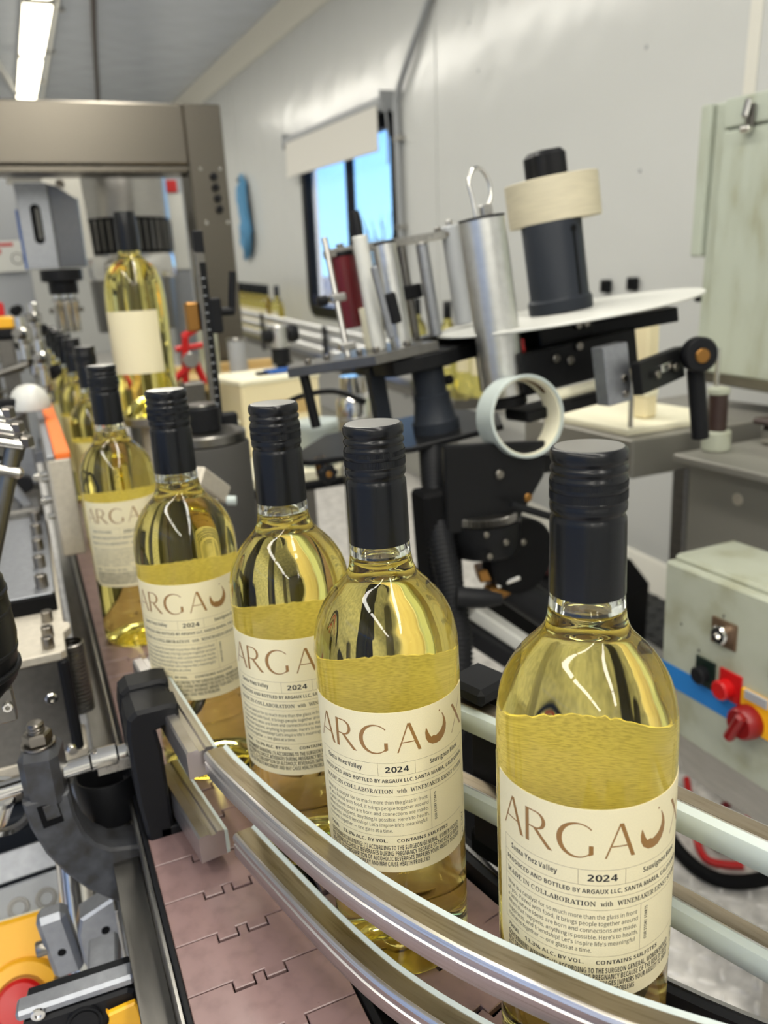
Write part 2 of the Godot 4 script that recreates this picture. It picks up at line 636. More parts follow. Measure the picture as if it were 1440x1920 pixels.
func shape_on(g: G, poly: PackedVector2Array) -> void:  # an outline cut into narrow upright strips, so that it can bend
	var lo := INF
	var hi := -INF
	for v in poly:
		lo = minf(lo, v.x)
		hi = maxf(hi, v.x)
	var x := lo
	while x < hi:
		for piece in Geometry2D.intersect_polygons(poly, pv([x, -20, x + 1.3, -20, x + 1.3, 120, x, 120])):
			var t := Geometry2D.triangulate_polygon(piece)
			var out := PackedVector2Array()
			for i in t:
				out.append(piece[i])
			bend(g, out, LABEL_R + 0.00004, LABEL_TOP)
		x += 1.3


func stroke(g: G, a: Vector2, b: Vector2, w: float) -> void:  # a bar with level ends
	shape_on(g, PackedVector2Array([a + Vector2(-w / 2, 0), a + Vector2(w / 2, 0), b + Vector2(w / 2, 0), b + Vector2(-w / 2, 0)]))


func rule(g: G, x0: float, y0: float, x1: float, y1: float, w := 0.16) -> void:
	if x0 == x1:
		shape_on(g, pv([x0 - w / 2, y0, x0 + w / 2, y0, x0 + w / 2, y1, x0 - w / 2, y1]))
	else:
		shape_on(g, pv([x0, y0 - w / 2, x1, y0 - w / 2, x1, y0 + w / 2, x0, y0 + w / 2]))


func ring2(c: Vector2, ro: Vector2, ci: Vector2, ri: Vector2, a0: float, a1: float) -> PackedVector2Array:  # a stroke of changing weight between two ellipses
	var p := PackedVector2Array()
	for i in 33:
		var a := deg_to_rad(lerpf(a0, a1, i / 32.0))
		p.append(c + Vector2(cos(a), -sin(a)) * ro)
	for i in 33:
		var a := deg_to_rad(lerpf(a1, a0, i / 32.0))
		p.append(ci + Vector2(cos(a), -sin(a)) * ri)
	return p


func brand_letters() -> G:
	var g := G.new()
	var T := 6.6
	var B := 22.4
	for x: float in [-45.6, 1.6]:  # A
		stroke(g, Vector2(x + 6.2, T), Vector2(x + 0.4, B), 0.75)
		stroke(g, Vector2(x + 6.5, T), Vector2(x + 11.8, B), 1.75)
		shape_on(g, pv([x + 2.4, 16.7, x + 9.0, 16.7, x + 9.2, 17.3, x + 2.2, 17.3]))
	# R
	shape_on(g, pv([-31.6, T, -29.8, T, -29.8, B, -31.6, B]))
	shape_on(g, pv([-30.2, T, -26.5, T, -26.5, T + 0.65, -30.2, T + 0.65]))
	shape_on(g, pv([-30.2, 14.3, -26.5, 14.3, -26.5, 14.95, -30.2, 14.95]))
	shape_on(g, ring2(Vector2(-26.6, 10.78), Vector2(4.6, 4.18), Vector2(-26.6, 10.78), Vector2(2.9, 3.5), 90, -90))
	stroke(g, Vector2(-27.0, 14.6), Vector2(-20.0, B), 2.1)
	# G
	shape_on(g, ring2(Vector2(-9.4, 14.5), Vector2(8.0, 8.2), Vector2(-8.7, 14.5), Vector2(6.5, 7.45), 42, 318))
	shape_on(g, pv([-4.6, 16.6, -2.8, 16.6, -2.8, 20.6, -4.6, 21.4]))
	# the swooping U and its dot
	var u := pv([0.5, 10.4, 0.0, 8.0, 0.2, 5.0, 1.5, 2.3, 4.0, 0.5, 6.8, 0.0, 9.6, 0.5, 12.0, 2.4, 13.5, 5.2, 13.9, 8.2, 13.3, 11.2, 12.2, 13.6, 11.3, 15.3, 10.9, 15.2, 11.5, 13.2, 11.8, 10.8, 11.2, 8.2, 9.8, 6.2, 8.0, 5.1, 6.3, 4.4, 4.9, 5.1, 3.5, 4.7, 2.5, 6.4, 1.6, 8.6, 0.9, 10.5])
	for i in u.size():
		u[i] = Vector2(16.6 + u[i].x, B - u[i].y)
	shape_on(g, u)
	shape_on(g, disc2(0.5, 12, Vector2(26.0, 5.2)))
	# X
	stroke(g, Vector2(36.2, T), Vector2(46.0, B), 1.9)
	stroke(g, Vector2(45.4, T - 1.0), Vector2(35.2, B), 0.6)
	return g


func small_print() -> G:
	var g := G.new()
	text_line(g, "Santa Ynez Valley", -40.5, -17.0, 31.2, 3.5, true)
	text_line(g, "2024", -5.0, 7.2, 31.7, 4.5, true)
	text_line(g, "Sauvignon Blanc", 18.5, 40.0, 31.2, 3.5, true)
	text_line(g, "PRODUCED AND BOTTLED BY ARGAUX LLC, SANTA MARIA, CALIFORNIA", -43.5, 44.5, 38.1, 2.9, true)
	text_line(g, "MADE IN COLLABORATION", -43.5, -1.5, 44.2, 3.1, true, true)
	text_line(g, "with", 0.4, 5.4, 44.2, 3.0, true, true)
	text_line(g, "WINEMAKER ERNST STORM", 7.2, 44.5, 44.2, 3.1, true, true)
	var body := [["Wine is a catalyst for so much more than the glass in front", 16.2], ["of you. Paired with food, it brings people together around", 16.6], ["a table where ideas are born and connections are made.", 16.4],
		["When that happens, anything is possible. Here's to health,", 16.8], ["happiness, and friendship! Let's inspire life's meaningful", 15.4], ["moments together — one glass at a time.", -3.0]]
	for i in 6:
		text_line(g, body[i][0], -43.5, body[i][1], 50.6 + i * 3.35, 2.75)
	text_line(g, "OUR STORY STARTS", 66.0, 49.5, 20.8, 2.0, true, false, true)
	text_line(g, "CA CRV", 92.0, 75.5, 44.6, 3.4, false, false, true)
	text_line(g, "750ML", -43.5, -36.0, 73.4, 2.7, true)
	text_line(g, "13.3% ALC. BY VOL.", -32.5, -6.0, 73.4, 2.7, true)
	text_line(g, "CONTAINS SULFITES", -1.0, 28.5, 73.4, 2.7, true)
	var warn := [["GOVERNMENT WARNING: (1) ACCORDING TO THE SURGEON GENERAL, WOMEN SHOULD", 38.0], ["NOT DRINK ALCOHOLIC BEVERAGES DURING PREGNANCY BECAUSE OF THE RISK OF BIRTH", 38.4],
		["DEFECTS. (2) CONSUMPTION OF ALCOHOLIC BEVERAGES IMPAIRS YOUR ABILITY TO DRIVE", 38.2], ["A CAR OR OPERATE MACHINERY AND MAY CAUSE HEALTH PROBLEMS", 16.0]]
	for i in 4:
		text_line(g, warn[i][0], -43.5, warn[i][1], 77.6 + i * 3.3, 3.7, true)
	return g


func label_rules() -> G:
	var g := G.new()
	for y: float in [27.9, 35.2, 41.0, 47.2]:
		rule(g, -45.2, y, 46.6, y)
	rule(g, -45.2, 70.4, 42.0, 70.4)
	rule(g, -45.2, 27.9, -45.2, 70.4)
	rule(g, 46.6, 27.9, 46.6, 73.0)
	rule(g, -8.6, 27.9, -8.6, 35.2)
	rule(g, 10.4, 27.9, 10.4, 35.2)
	rule(g, 18.0, 47.2, 18.0, 70.4)
	rule(g, 41.4, 73.0, 41.4, 92.0)
	return g


func patch(half: float, y0: float, y1: float, corner: float, mid: float, rough_top := 0.0) -> G:  # a sheet round the bottle: half its angle, its heights, rounded lower corners, torn upper edge
	var g := G.new()
	var n := int(half * 2.0 / 1.5)
	var cols := []
	for i in n + 1:
		var deg := lerpf(-half, half, float(i) / n)
		var a := deg_to_rad(mid + deg)
		var from_edge := (half - absf(deg)) * PI / 180.0 * 38.2 / 1000.0
		var lift := 0.0
		if from_edge < corner:
			lift = corner - sqrt(maxf(0.0, corner * corner - (corner - from_edge) ** 2))
		var top := y1 + (rng.randf_range(-1, 1) * rough_top if rough_top > 0.0 else 0.0)
		cols.append([Vector3(sin(a), 0, cos(a)), y0 + lift, top])
	var ro := LABEL_R
	var ri := 0.03785
	for i in n:
		var A: Array = cols[i]
		var B: Array = cols[i + 1]
		var o := [Vector2(), Vector2(), Vector2(), Vector2()]
		for w: Array in [[ro, 1.0], [ri, -1.0]]:
			g.quads([A[0] * w[0] + Vector3.UP * A[1], B[0] * w[0] + Vector3.UP * B[1], B[0] * w[0] + Vector3.UP * B[2], A[0] * w[0] + Vector3.UP * A[2]], [A[0] * w[1], B[0] * w[1], B[0] * w[1], A[0] * w[1]], o)
		for w: Array in [[1, -1.0], [2, 1.0]]:
			g.quad(A[0] * ri + Vector3.UP * A[w[0]], B[0] * ri + Vector3.UP * B[w[0]], B[0] * ro + Vector3.UP * B[w[0]], A[0] * ro + Vector3.UP * A[w[0]], Vector3.UP * w[1])
	for w: Array in [[cols[0], -1.0], [cols[n], 1.0]]:
		var d: Vector3 = w[0][0]
		g.quad(d * ri + Vector3.UP * w[0][1], d * ro + Vector3.UP * w[0][1], d * ro + Vector3.UP * w[0][2], d * ri + Vector3.UP * w[0][2], Vector3(d.z, 0, -d.x) * w[1])
	return g


func curve2(p: PackedVector2Array, per := 4) -> PackedVector2Array:
	var r := PackedVector2Array()
	for i in p.size() - 1:
		for s in per:
			r.append(p[i].cubic_interpolate(p[i + 1], p[maxi(i - 1, 0)], p[mini(i + 2, p.size() - 1)], float(s) / per))
	r.append(p[p.size() - 1])
	for i in r.size():
		r[i].x = maxf(r[i].x, 0.0)
	return r


func cap_profile() -> PackedVector2Array:
	return pv([0.0150, 0.2408, 0.0154, 0.2404, 0.0154, 0.2412, 0.0150, 0.2705, 0.01485, 0.2718, 0.0143, 0.2728, 0.0141, 0.2735, 0.0144, 0.2742, 0.01495, 0.2752, 0.0151, 0.2762, 0.0151, 0.2778, 0.01485, 0.2782, 0.0149, 0.2790,
		0.0151, 0.2795, 0.0151, 0.2798])


func make_bottle(label: String, at: Vector3, turn: float) -> Node3D:
	var b := thing("wine_bottle", label, "bottle", at, "clear wine bottles with black screw caps on the conveyor")
	b.basis = Basis(Vector3.UP, turn)
	var g := G.new()
	var prof := curve2(pv([0, 0.0185, 0.008, 0.0178, 0.016, 0.0145, 0.0235, 0.0075, 0.029, 0.0014, 0.0315, 0.0002, 0.034, 0.0006, 0.0364, 0.003, 0.0376, 0.0068, 0.038, 0.012]), 4)
	prof.append_array(pv([0.038, 0.05, 0.038, 0.1, 0.038, 0.15]))
	var up := curve2(pv([0.038, 0.150, 0.038, 0.174, 0.0378, 0.1845, 0.0367, 0.1935, 0.0348, 0.2005, 0.0322, 0.2060, 0.0290, 0.2110, 0.0255, 0.2152, 0.0220, 0.2188, 0.0192, 0.2220, 0.0173, 0.2254, 0.0162, 0.2290, 0.0156, 0.2330]), 3)
	prof.append_array(up.slice(1))
	prof.append_array(pv([0.0152, 0.2334, 0.0, 0.2334]))
	part(b, "wine_filled_glass", g.lathe(prof, 96), M.wine)
	part(b, "neck", G.new().lathe(pv([0.0100, 0.2342, 0.0154, 0.2342, 0.0155, 0.2350, 0.0148, 0.2440, 0.0140, 0.2500, 0.0140, 0.2900, 0.0100, 0.2900]), 48, true), M.glass)
	var cap := part(b, "screw_cap", G.new().lathe(cap_profile(), 64, false, 0, TAU, 60), M.cap_black)
	var kn := G.new()
	for i in 110:  # knurled ring: narrow upright ridges
		var a := TAU * i / 110.0
		for h: Array in [[0.2800, 0.2832], [0.2850, 0.2872]]:
			var d := Vector3(sin(a), 0, cos(a))
			var e := Vector3(sin(a + 0.0286), 0, cos(a + 0.0286))
			var f := Vector3(sin(a + 0.0571), 0, cos(a + 0.0571))
			for w: Array in [[d, 0.01495, e, 0.01522], [e, 0.01522, f, 0.01495]]:
				var n: Vector3 = (w[0] + w[2]).normalized()
				n = (n + (w[2] - w[0]).normalized() * (0.35 if w[1] > 0.015 else -0.35)).normalized()
				g = kn
				g.quad(w[0] * w[1] + Vector3.UP * h[0], w[2] * w[3] + Vector3.UP * h[0], w[2] * w[3] + Vector3.UP * h[1], w[0] * w[1] + Vector3.UP * h[1], n)
	part(cap, "knurled_band", kn, M.cap_black)
	part(b, "cap_crown", G.new().lathe(pv([0.0151, 0.2798, 0.01495, 0.2800, 0.01495, 0.2833, 0.0151, 0.2836, 0.0151, 0.2846, 0.01495, 0.2850, 0.01495, 0.2873, 0.0150, 0.2878, 0.0148, 0.2885, 0.0143, 0.2893, 0.0142, 0.2899, 0.0145, 0.2905, 0.01495, 0.2912,
		0.0150, 0.2920, 0.0147, 0.2928, 0.0141, 0.2934, 0.0141, 0.2940, 0.0146, 0.2947, 0.0149, 0.2956, 0.01495, 0.2968, 0.0149, 0.2982, 0.0145, 0.2993, 0.0139, 0.2999, 0.0133, 0.3001]), 64, false, 0, TAU, 60), M.cap_black)
	part(b, "cap_top", G.new().lathe(pv([0.0134, 0.30005, 0.0122, 0.3002, 0.0, 0.3001]), 64), M.cap_top).set_meta("label", "satin silver cap top")
	var lb := part(b, "back_label", patch(77.0, LABEL_TOP - 0.0925, LABEL_TOP, 0.011, 0.0), M.label_paper)
	lb.set_meta("label", "cream printed back label")
	part(lb, "bronze_lettering", brand_letters(), M.bronze_ink)
	part(lb, "small_print", small_print(), M.black_ink)
	part(lb, "ruled_lines", label_rules(), M.rule_ink)
	part(b, "front_label", patch(84.0, 0.062, 0.1635, 0.004, 180.0, 0.0004), M.front_label_paper).set_meta("label", "plain cream front label on the far side")
	return b


# ---------- conveyor ----------
func chain_plate_mesh(turned: float) -> ArrayMesh:
	var p := 0.0381
	var h := p / 2.0
	var gap := 0.0004
	var w := 0.0413
	var out := PackedVector2Array()
	var steps := [-0.0165, -0.0055, 0.0015, 0.0125]  # two tabs on the near edge, two recesses in the far edge
	out.append(Vector2(-w, -h + gap))
	for i in 4:
		var d := 0.0074
		var x: float = steps[i] + (-0.0009 if i % 2 == 0 else 0.0009)
		out.append(Vector2(x, -h + gap + (0.0 if i % 2 == 0 else d)))
		out.append(Vector2(x, -h + gap + (d if i % 2 == 0 else 0.0)))
	out.append(Vector2(w, -h + gap))
	out.append(Vector2(w, h - gap))
	for i in range(3, -1, -1):
		var d := 0.0062
		out.append(Vector2(steps[i], h - gap + (0.0 if i % 2 == 1 else d)))
		out.append(Vector2(steps[i], h - gap + (d if i % 2 == 1 else 0.0)))
	out.append(Vector2(-w, h - gap))
	var g := G.new()
	g.xf = Transform3D(Basis(Vector3.RIGHT, Vector3.BACK, Vector3.DOWN), Vector3())  # outline in x and z, thickness downwards
	g.xf = g.xf.rotated(Vector3.UP, turned)
	g.prism(out, 0.0042, 0.0005)
	return g.mesh()


func rail_profile(face: float) -> PackedVector2Array:  # square aluminium channel with two grooves on the outer face; face = +1: the plastic is on the right
	return pv([-0.0090 * face, -0.0185, -0.0095 * face, -0.0175, -0.0095 * face, -0.0085, -0.0083 * face, -0.0078, -0.0083 * face, -0.0062, -0.0095 * face, -0.0055, -0.0095 * face, -0.0022, -0.0082 * face, -0.0004, -0.0066 * face, 0.0,
		0.0052 * face, -0.0010, 0.0058 * face, -0.0018, 0.0058 * face, -0.0185])


func strip_profile(face: float, bulge := 0.0) -> PackedVector2Array:  # the white plastic that touches the bottles
	return pv([0.0056 * face, -0.0012, 0.0080 * face, 0.0002, (0.0096 + bulge * 0.6) * face, -0.0018, (0.0096 + bulge) * face, -0.0065, (0.0096 + bulge) * face, -0.0135, (0.0096 + bulge * 0.6) * face, -0.0185, 0.0080 * face, -0.0202, 0.0056 * face, -0.0190])


func scaled(p: PackedVector2Array, k: float) -> PackedVector2Array:
	return Transform2D(0.0, Vector2(k, k), 0.0, Vector2()) * p


func guide_rail(called: String, label: String, path: PackedVector3Array, face: float, bulge: float, group: String, k := 1.0) -> Node3D:
	var o := thing(called, label, "guide rail", Vector3(), group)
	part(o, "aluminium_channel", G.new().sweep(scaled(rail_profile(face), k), path), M.rail_metal)
	part(o, "top_face", G.new().sweep(scaled(pv([-0.0064 * face, -0.0004, -0.0064 * face, 0.0003, 0.0046 * face, -0.0006, 0.0046 * face, -0.0014]), k), path), M.rail_worn).set_meta("label", "worn taupe top face of the rail")
	part(o, "plastic_strip", G.new().sweep(scaled(strip_profile(face, bulge), k), path), M.uhmw).set_meta("label", "white plastic wear strip")
	return o


func at_height(p: PackedVector3Array, y: float, aside := 0.0) -> PackedVector3Array:
	var r := PackedVector3Array()
	for i in p.size():
		var t := (p[mini(i + 1, p.size() - 1)] - p[maxi(i - 1, 0)]).normalized()
		r.append(Vector3(p[i].x, y, p[i].z) + t.cross(Vector3.UP) * aside)
	return r


func screw(r := 0.005, h := 0.005, hex := true) -> G:  # socket head cap screw, its base at y = 0
	var g := G.new()
	var b := r * 0.12
	g.lathe(pv([r, 0, r, h - b, r - b, h, r * 0.56, h, r * 0.52, h - b * 0.6, r * 0.52, h * 0.45, 0, h * 0.45]), 20)
	return g


func hex_nut(r: float, h: float) -> G:
	var g := G.new()
	g.xf = Transform3D(Basis(Vector3.RIGHT, Vector3.FORWARD, Vector3.UP), Vector3())
	g.prism(disc2(r, 6), h, r * 0.08)
	return g


func bottles() -> void:
	var face := func(x: float, z: float, off: float) -> float: return atan2(-x, -z) + deg_to_rad(off)
	var a := make_bottle("wine bottle nearest the camera at far right, beside the long white guide rails", Vector3(0.1935, 0, -0.2465), face.call(0.1935, -0.2465, 10.0))
	again(a, "second wine bottle from the right, its whole back label in view behind the curved rail", Vector3(0.149, 0, -0.355), Basis(Vector3.UP, face.call(0.149, -0.355, 1.0)))
	again(a, "middle wine bottle, its label half hidden by the taller bottle in front", Vector3(0.1305, 0, -0.462), Basis(Vector3.UP, face.call(0.1305, -0.462, -4.0)))
	again(a, "wine bottle standing just behind the black rail clamp on the mauve chain", Vector3(0.089, 0, -0.593), Basis(Vector3.UP, face.call(0.089, -0.593, -7.0)))
	again(a, "blurred wine bottle next to the orange topped guide, behind the clamp bottle", Vector3(0.0705, 0, -0.877), Basis(Vector3.UP, face.call(0.0705, -0.877, 4.0)))
	var back := [[0.083, -1.27, "first bottle of the blurred queue, seen over the orange topped guide"], [0.083, -1.58, "second bottle back in the blurred queue past the orange guide"], [0.081, -1.80, "third bottle back in the blurred queue below the filler"],
		[0.080, -2.02, "fourth bottle back in the blurred queue below the filler"], [0.080, -2.26, "fifth bottle back in the blurred queue below the filler"], [0.078, -2.52, "sixth bottle back, last one seen in the blurred queue"]]
	for q: Array in back:
		again(a, q[2], Vector3(q[0], 0, q[1]), Basis(Vector3.UP, face.call(q[0], q[1], 90.0)))
	bottle0 = a


var bottle0: Node3D


func conveyor() -> void:
	var c := thing("conveyor_chain", "mauve flat top chain of hinged plates running into the distance at left", "conveyor", Vector3())
	var me := chain_plate_mesh(0.0)
	for i in 74:
		var z := -0.155 - i * 0.0381
		put(c, "chain_plate", me, M["chain_%d" % rng.randi_range(0, 2)], Transform3D(Basis(), Vector3(0.0658, 0, z)))
	var d := thing("conveyor_chain", "second chain that curves to the right under the two nearest bottles", "conveyor", Vector3())
	var R := 0.44
	var z0 := -0.43
	for i in 26:
		var s := -0.30 + i * 0.0381  # run along the chain, from far to near
		var t := Transform3D(Basis(), Vector3(0.1575, -0.0002, z0 + s))
		if s > 0.0:
			var th := minf(s / R, 0.62)
			var rest := maxf(0.0, s - 0.62 * R)
			t = Transform3D(Basis(Vector3.UP, th), Vector3(0.1575 + R * (1.0 - cos(th)) + rest * sin(th), -0.0002, z0 + R * sin(th) + rest * cos(th)))
		put(d, "chain_plate", me, M["chain_%d" % rng.randi_range(0, 2)], t)
	# frame of the line: steel sides, wear strips, bed
	var f := thing("conveyor_trough", "stainless conveyor side frame with black wear strips along the chains", "conveyor frame", Vector3())
	var far := -3.0
	part(f, "wear_strip", G.new().box(Vector3(0.0228, -0.006, -1.45), Vector3(0.0032, 0.014, 3.0), 0.0006), M.black_plastic)
	part(f, "side_plate", G.new().box(Vector3(0.0196, -0.035, -1.45), Vector3(0.0026, 0.068, 3.0), 0.0005), M.steel)
	part(f, "frame_ledge", G.new().box(Vector3(0.0085, -0.0315, -1.45), Vector3(0.0185, 0.0025, 3.0), 0.0005), M.steel_dark)
	part(f, "frame_side", G.new().box(Vector3(0.002, -0.072, -1.45), Vector3(0.0025, 0.08, 3.0), 0.0005), M.steel)
	part(f, "middle_strip", G.new().box(Vector3(0.1112, -0.0065, -0.75), Vector3(0.004, 0.010, 1.4), 0.0006), M.black_plastic)
	part(f, "bed", G.new().box(Vector3(0.0655, -0.032, -1.45), Vector3(0.080, 0.004, 3.0), 0.0005), M.black_dull)
	var f2 := thing("curved_trough", "black rimmed steel trough under the curving second chain at lower right", "conveyor frame", Vector3())
	part(f2, "bed", G.new().box(Vector3(0.178, -0.032, -0.30), Vector3(0.125, 0.004, 0.80), 0.0005), M.black_dull)
	# outer rim of the curving chain
	var rim := PackedVector3Array()
	var rim0 := PackedVector3Array()
	for i in 40:
		var s := -0.27 + i * 0.018
		var th := clampf(s / R, 0.0, 0.62)
		var rest := maxf(0.0, s - 0.62 * R)
		var p := Vector3(0.1575 + R * (1.0 - cos(th)) + rest * sin(th), 0, z0 + minf(s, 0.0) + R * sin(th) + rest * cos(th))
		var side := Vector3(cos(th), 0, -sin(th))
		rim.append(p + side * 0.0465)
		rim0.append(p + side * 0.0505)
	part(f2, "curved_wear_strip", G.new().sweep(pv([-0.004, -0.022, 0.003, -0.022, 0.003, 0.0095, -0.004, 0.0095]), rim), M.black_plastic)
	part(f2, "curved_side_plate", G.new().sweep(pv([-0.0009, -0.07, 0.0016, -0.07, 0.0016, 0.011, -0.0009, 0.011]), rim0), M.steel)
	part(f, "leg", G.new().box(Vector3(0.065, -0.30, -0.75), Vector3(0.05, 0.53, 0.05), 0.003), M.steel)
	part(f, "leg", G.new().box(Vector3(0.065, -0.28, -2.1), Vector3(0.05, 0.49, 0.05), 0.003), M.steel)


func rails() -> void:
	var p := smooth(pts([0.0745, 0, -0.452, 0.0785, 0, -0.429, 0.0926, 0, -0.3718, 0.1112, 0, -0.3105, 0.134, 0, -0.259, 0.1584, 0, -0.2178, 0.182, 0, -0.1847, 0.225, 0, -0.138, 0.275, 0, -0.095]), 5)
	guide_rail("guide_rail", "upper curved aluminium rail sweeping across the foreground in front of the bottles", at_height(p, 0.0915, 0.0048), -1.0, 0.0, "curved front rails", 0.85)
	var q := smooth(pts([0.0832, 0, -0.430, 0.0905, 0, -0.396, 0.1085, 0, -0.322, 0.1245, 0, -0.277, 0.150, 0, -0.230, 0.178, 0, -0.192, 0.222, 0, -0.146, 0.27, 0, -0.104]), 5)
	guide_rail("guide_rail", "lower curved aluminium rail just above the chain in the foreground", at_height(q, 0.0445, 0.0060), -1.0, 0.0, "curved front rails", 0.85)
	# straight stubs in the black clamp
	for w: Array in [[0.0915, "upper short straight rail gripped by the black clamp", -0.455, -0.61], [0.030, "lower short straight rail at the foot of the black clamp, cut end showing", -0.454, -0.552]]:
		var o := thing("rail_stub", w[1], "guide rail", Vector3(), "short rails in the clamp")
		var path := pts([0.0605, w[0], w[2], 0.0475, w[0], w[3]])
		part(o, "aluminium_channel", G.new().sweep(pv([-0.0085, -0.019, -0.0085, -0.0012, -0.0072, 0, -0.0015, 0, -0.0006, -0.0016, 0.0030, -0.0016, 0.0040, 0.0, 0.0085, -0.0008, 0.0088, -0.019]), path), M.rail_metal)
		part(o, "plastic_strip", G.new().sweep(pv([0.0086, -0.0010, 0.0108, -0.0016, 0.0112, -0.012, 0.0108, -0.0185, 0.0086, -0.019]), path), M.uhmw)
	# back rails
	var b := smooth(pts([0.138, 0, -0.66, 0.166, 0, -0.50, 0.190, 0, -0.408, 0.2125, 0, -0.347, 0.238, 0, -0.272, 0.2555, 0, -0.217, 0.272, 0, -0.165, 0.286, 0, -0.11]), 5)
	var out := PackedVector3Array()
	for v in b:
		out.append(v + Vector3(0.0025, 0, 0.0005))
	guide_rail("guide_rail", "upper back rail with a rounded white strip behind the nearest bottle", at_height(out, 0.1255), 1.0, 0.006, "white faced back rails", 0.72)
	guide_rail("guide_rail", "lower back rail with a rounded white strip, just over the floor plate at right", at_height(out, 0.0710), 1.0, 0.006, "white faced back rails", 0.72)
	var br := thing("rail_bracket", "black plastic bracket holding the back rails left of the nearest bottle", "bracket", Vector3(0.2135, 0, -0.372))
	part(br, "upright", G.new().to(Transform3D(Basis(Vector3.UP, 0.30), Vector3(0.0105, 0.075, 0))).box(Vector3(), Vector3(0.012, 0.118, 0.03), 0.002), M.black_plastic)
	part(br, "top_hook", G.new().to(Transform3D(Basis(Vector3.UP, 0.30), Vector3(0.001, 0.1335, 0))).box(Vector3(), Vector3(0.030, 0.011, 0.03), 0.003), M.black_plastic)
	part(br, "foot", G.new().to(Transform3D(Basis(Vector3.UP, 0.30), Vector3(0.024, 0.012, 0))).box(Vector3(), Vector3(0.034, 0.02, 0.05), 0.003), M.black_dull)
	# black clamp on a chrome rod
	var k := thing("rail_clamp", "black plastic clamp that grips the two short rails at the chain's edge", "clamp", Vector3(0.0435, 0, -0.545))
	var jaw := pv([-0.006, -0.010, 0.003, -0.019, 0.0095, -0.016, 0.0115, -0.008, 0.0115, 0.066, 0.0095, 0.082, 0.026, 0.086, 0.026, 0.0975, 0.020, 0.0995, -0.002, 0.0995, -0.008, 0.095, -0.010, 0.082, -0.0095, 0.03])
	var low := pv([0.0, -0.010, 0.024, -0.008, 0.026, 0.004, 0.0, 0.006])
	for z: float in [-0.026, 0.014]:
		part(k, "jaw", G.new().to(Transform3D(Basis(), Vector3(-0.012, 0, z))).prism(jaw, 0.024, 0.0025), M.black_plastic)
		part(k, "lower_lip", G.new().to(Transform3D(Basis(), Vector3(-0.010, 0.001, z))).prism(low, 0.024, 0.001), M.black_plastic)
	part(k, "saddle", G.new().to(Transform3D(Basis(), Vector3(-0.012, 0, -0.004))).prism(pv([-0.006, 0.0, 0.0065, 0.0, 0.0065, 0.083, 0.023, 0.086, 0.024, 0.0935, 0.018, 0.096, -0.002, 0.096, -0.0075, 0.092, -0.0095, 0.082]), 0.020, 0.002), M.black_plastic)
	part(k, "web", G.new().box(Vector3(-0.0115, 0.045, 0.006), Vector3(0.007, 0.092, 0.034), 0.002), M.black_plastic)
	var rod := thing("support_rod", "chrome rod running sideways from the black clamp through the knuckle", "rod", Vector3(-0.07, 0.047, -0.553))
	part(rod, "shaft", G.new().tube(pts([-0.06, -0.006, 0.004, 0.104, 0.002, 0.002]), 0.0062, 20), M.chrome)
	part(rod, "flat_tongue", G.new().box(Vector3(0.083, -0.0045, 0.0075), Vector3(0.026, 0.009, 0.003), 0.0005), M.steel)
	part(rod, "collar", G.new().to(along(Vector3.RIGHT, Vector3(0.066, 0.0015, 0.0025))).cyl(0.0078, 0.0, 0.02, 24, 0.0015), M.chrome)
	part(rod, "set_screw", G.new().to(along(Vector3(-0.1, 1, 0.2), Vector3(0.070, 0.007, 0.004))).cyl(0.0022, 0.0, 0.003, 12, 0.0004), M.bolt_steel)


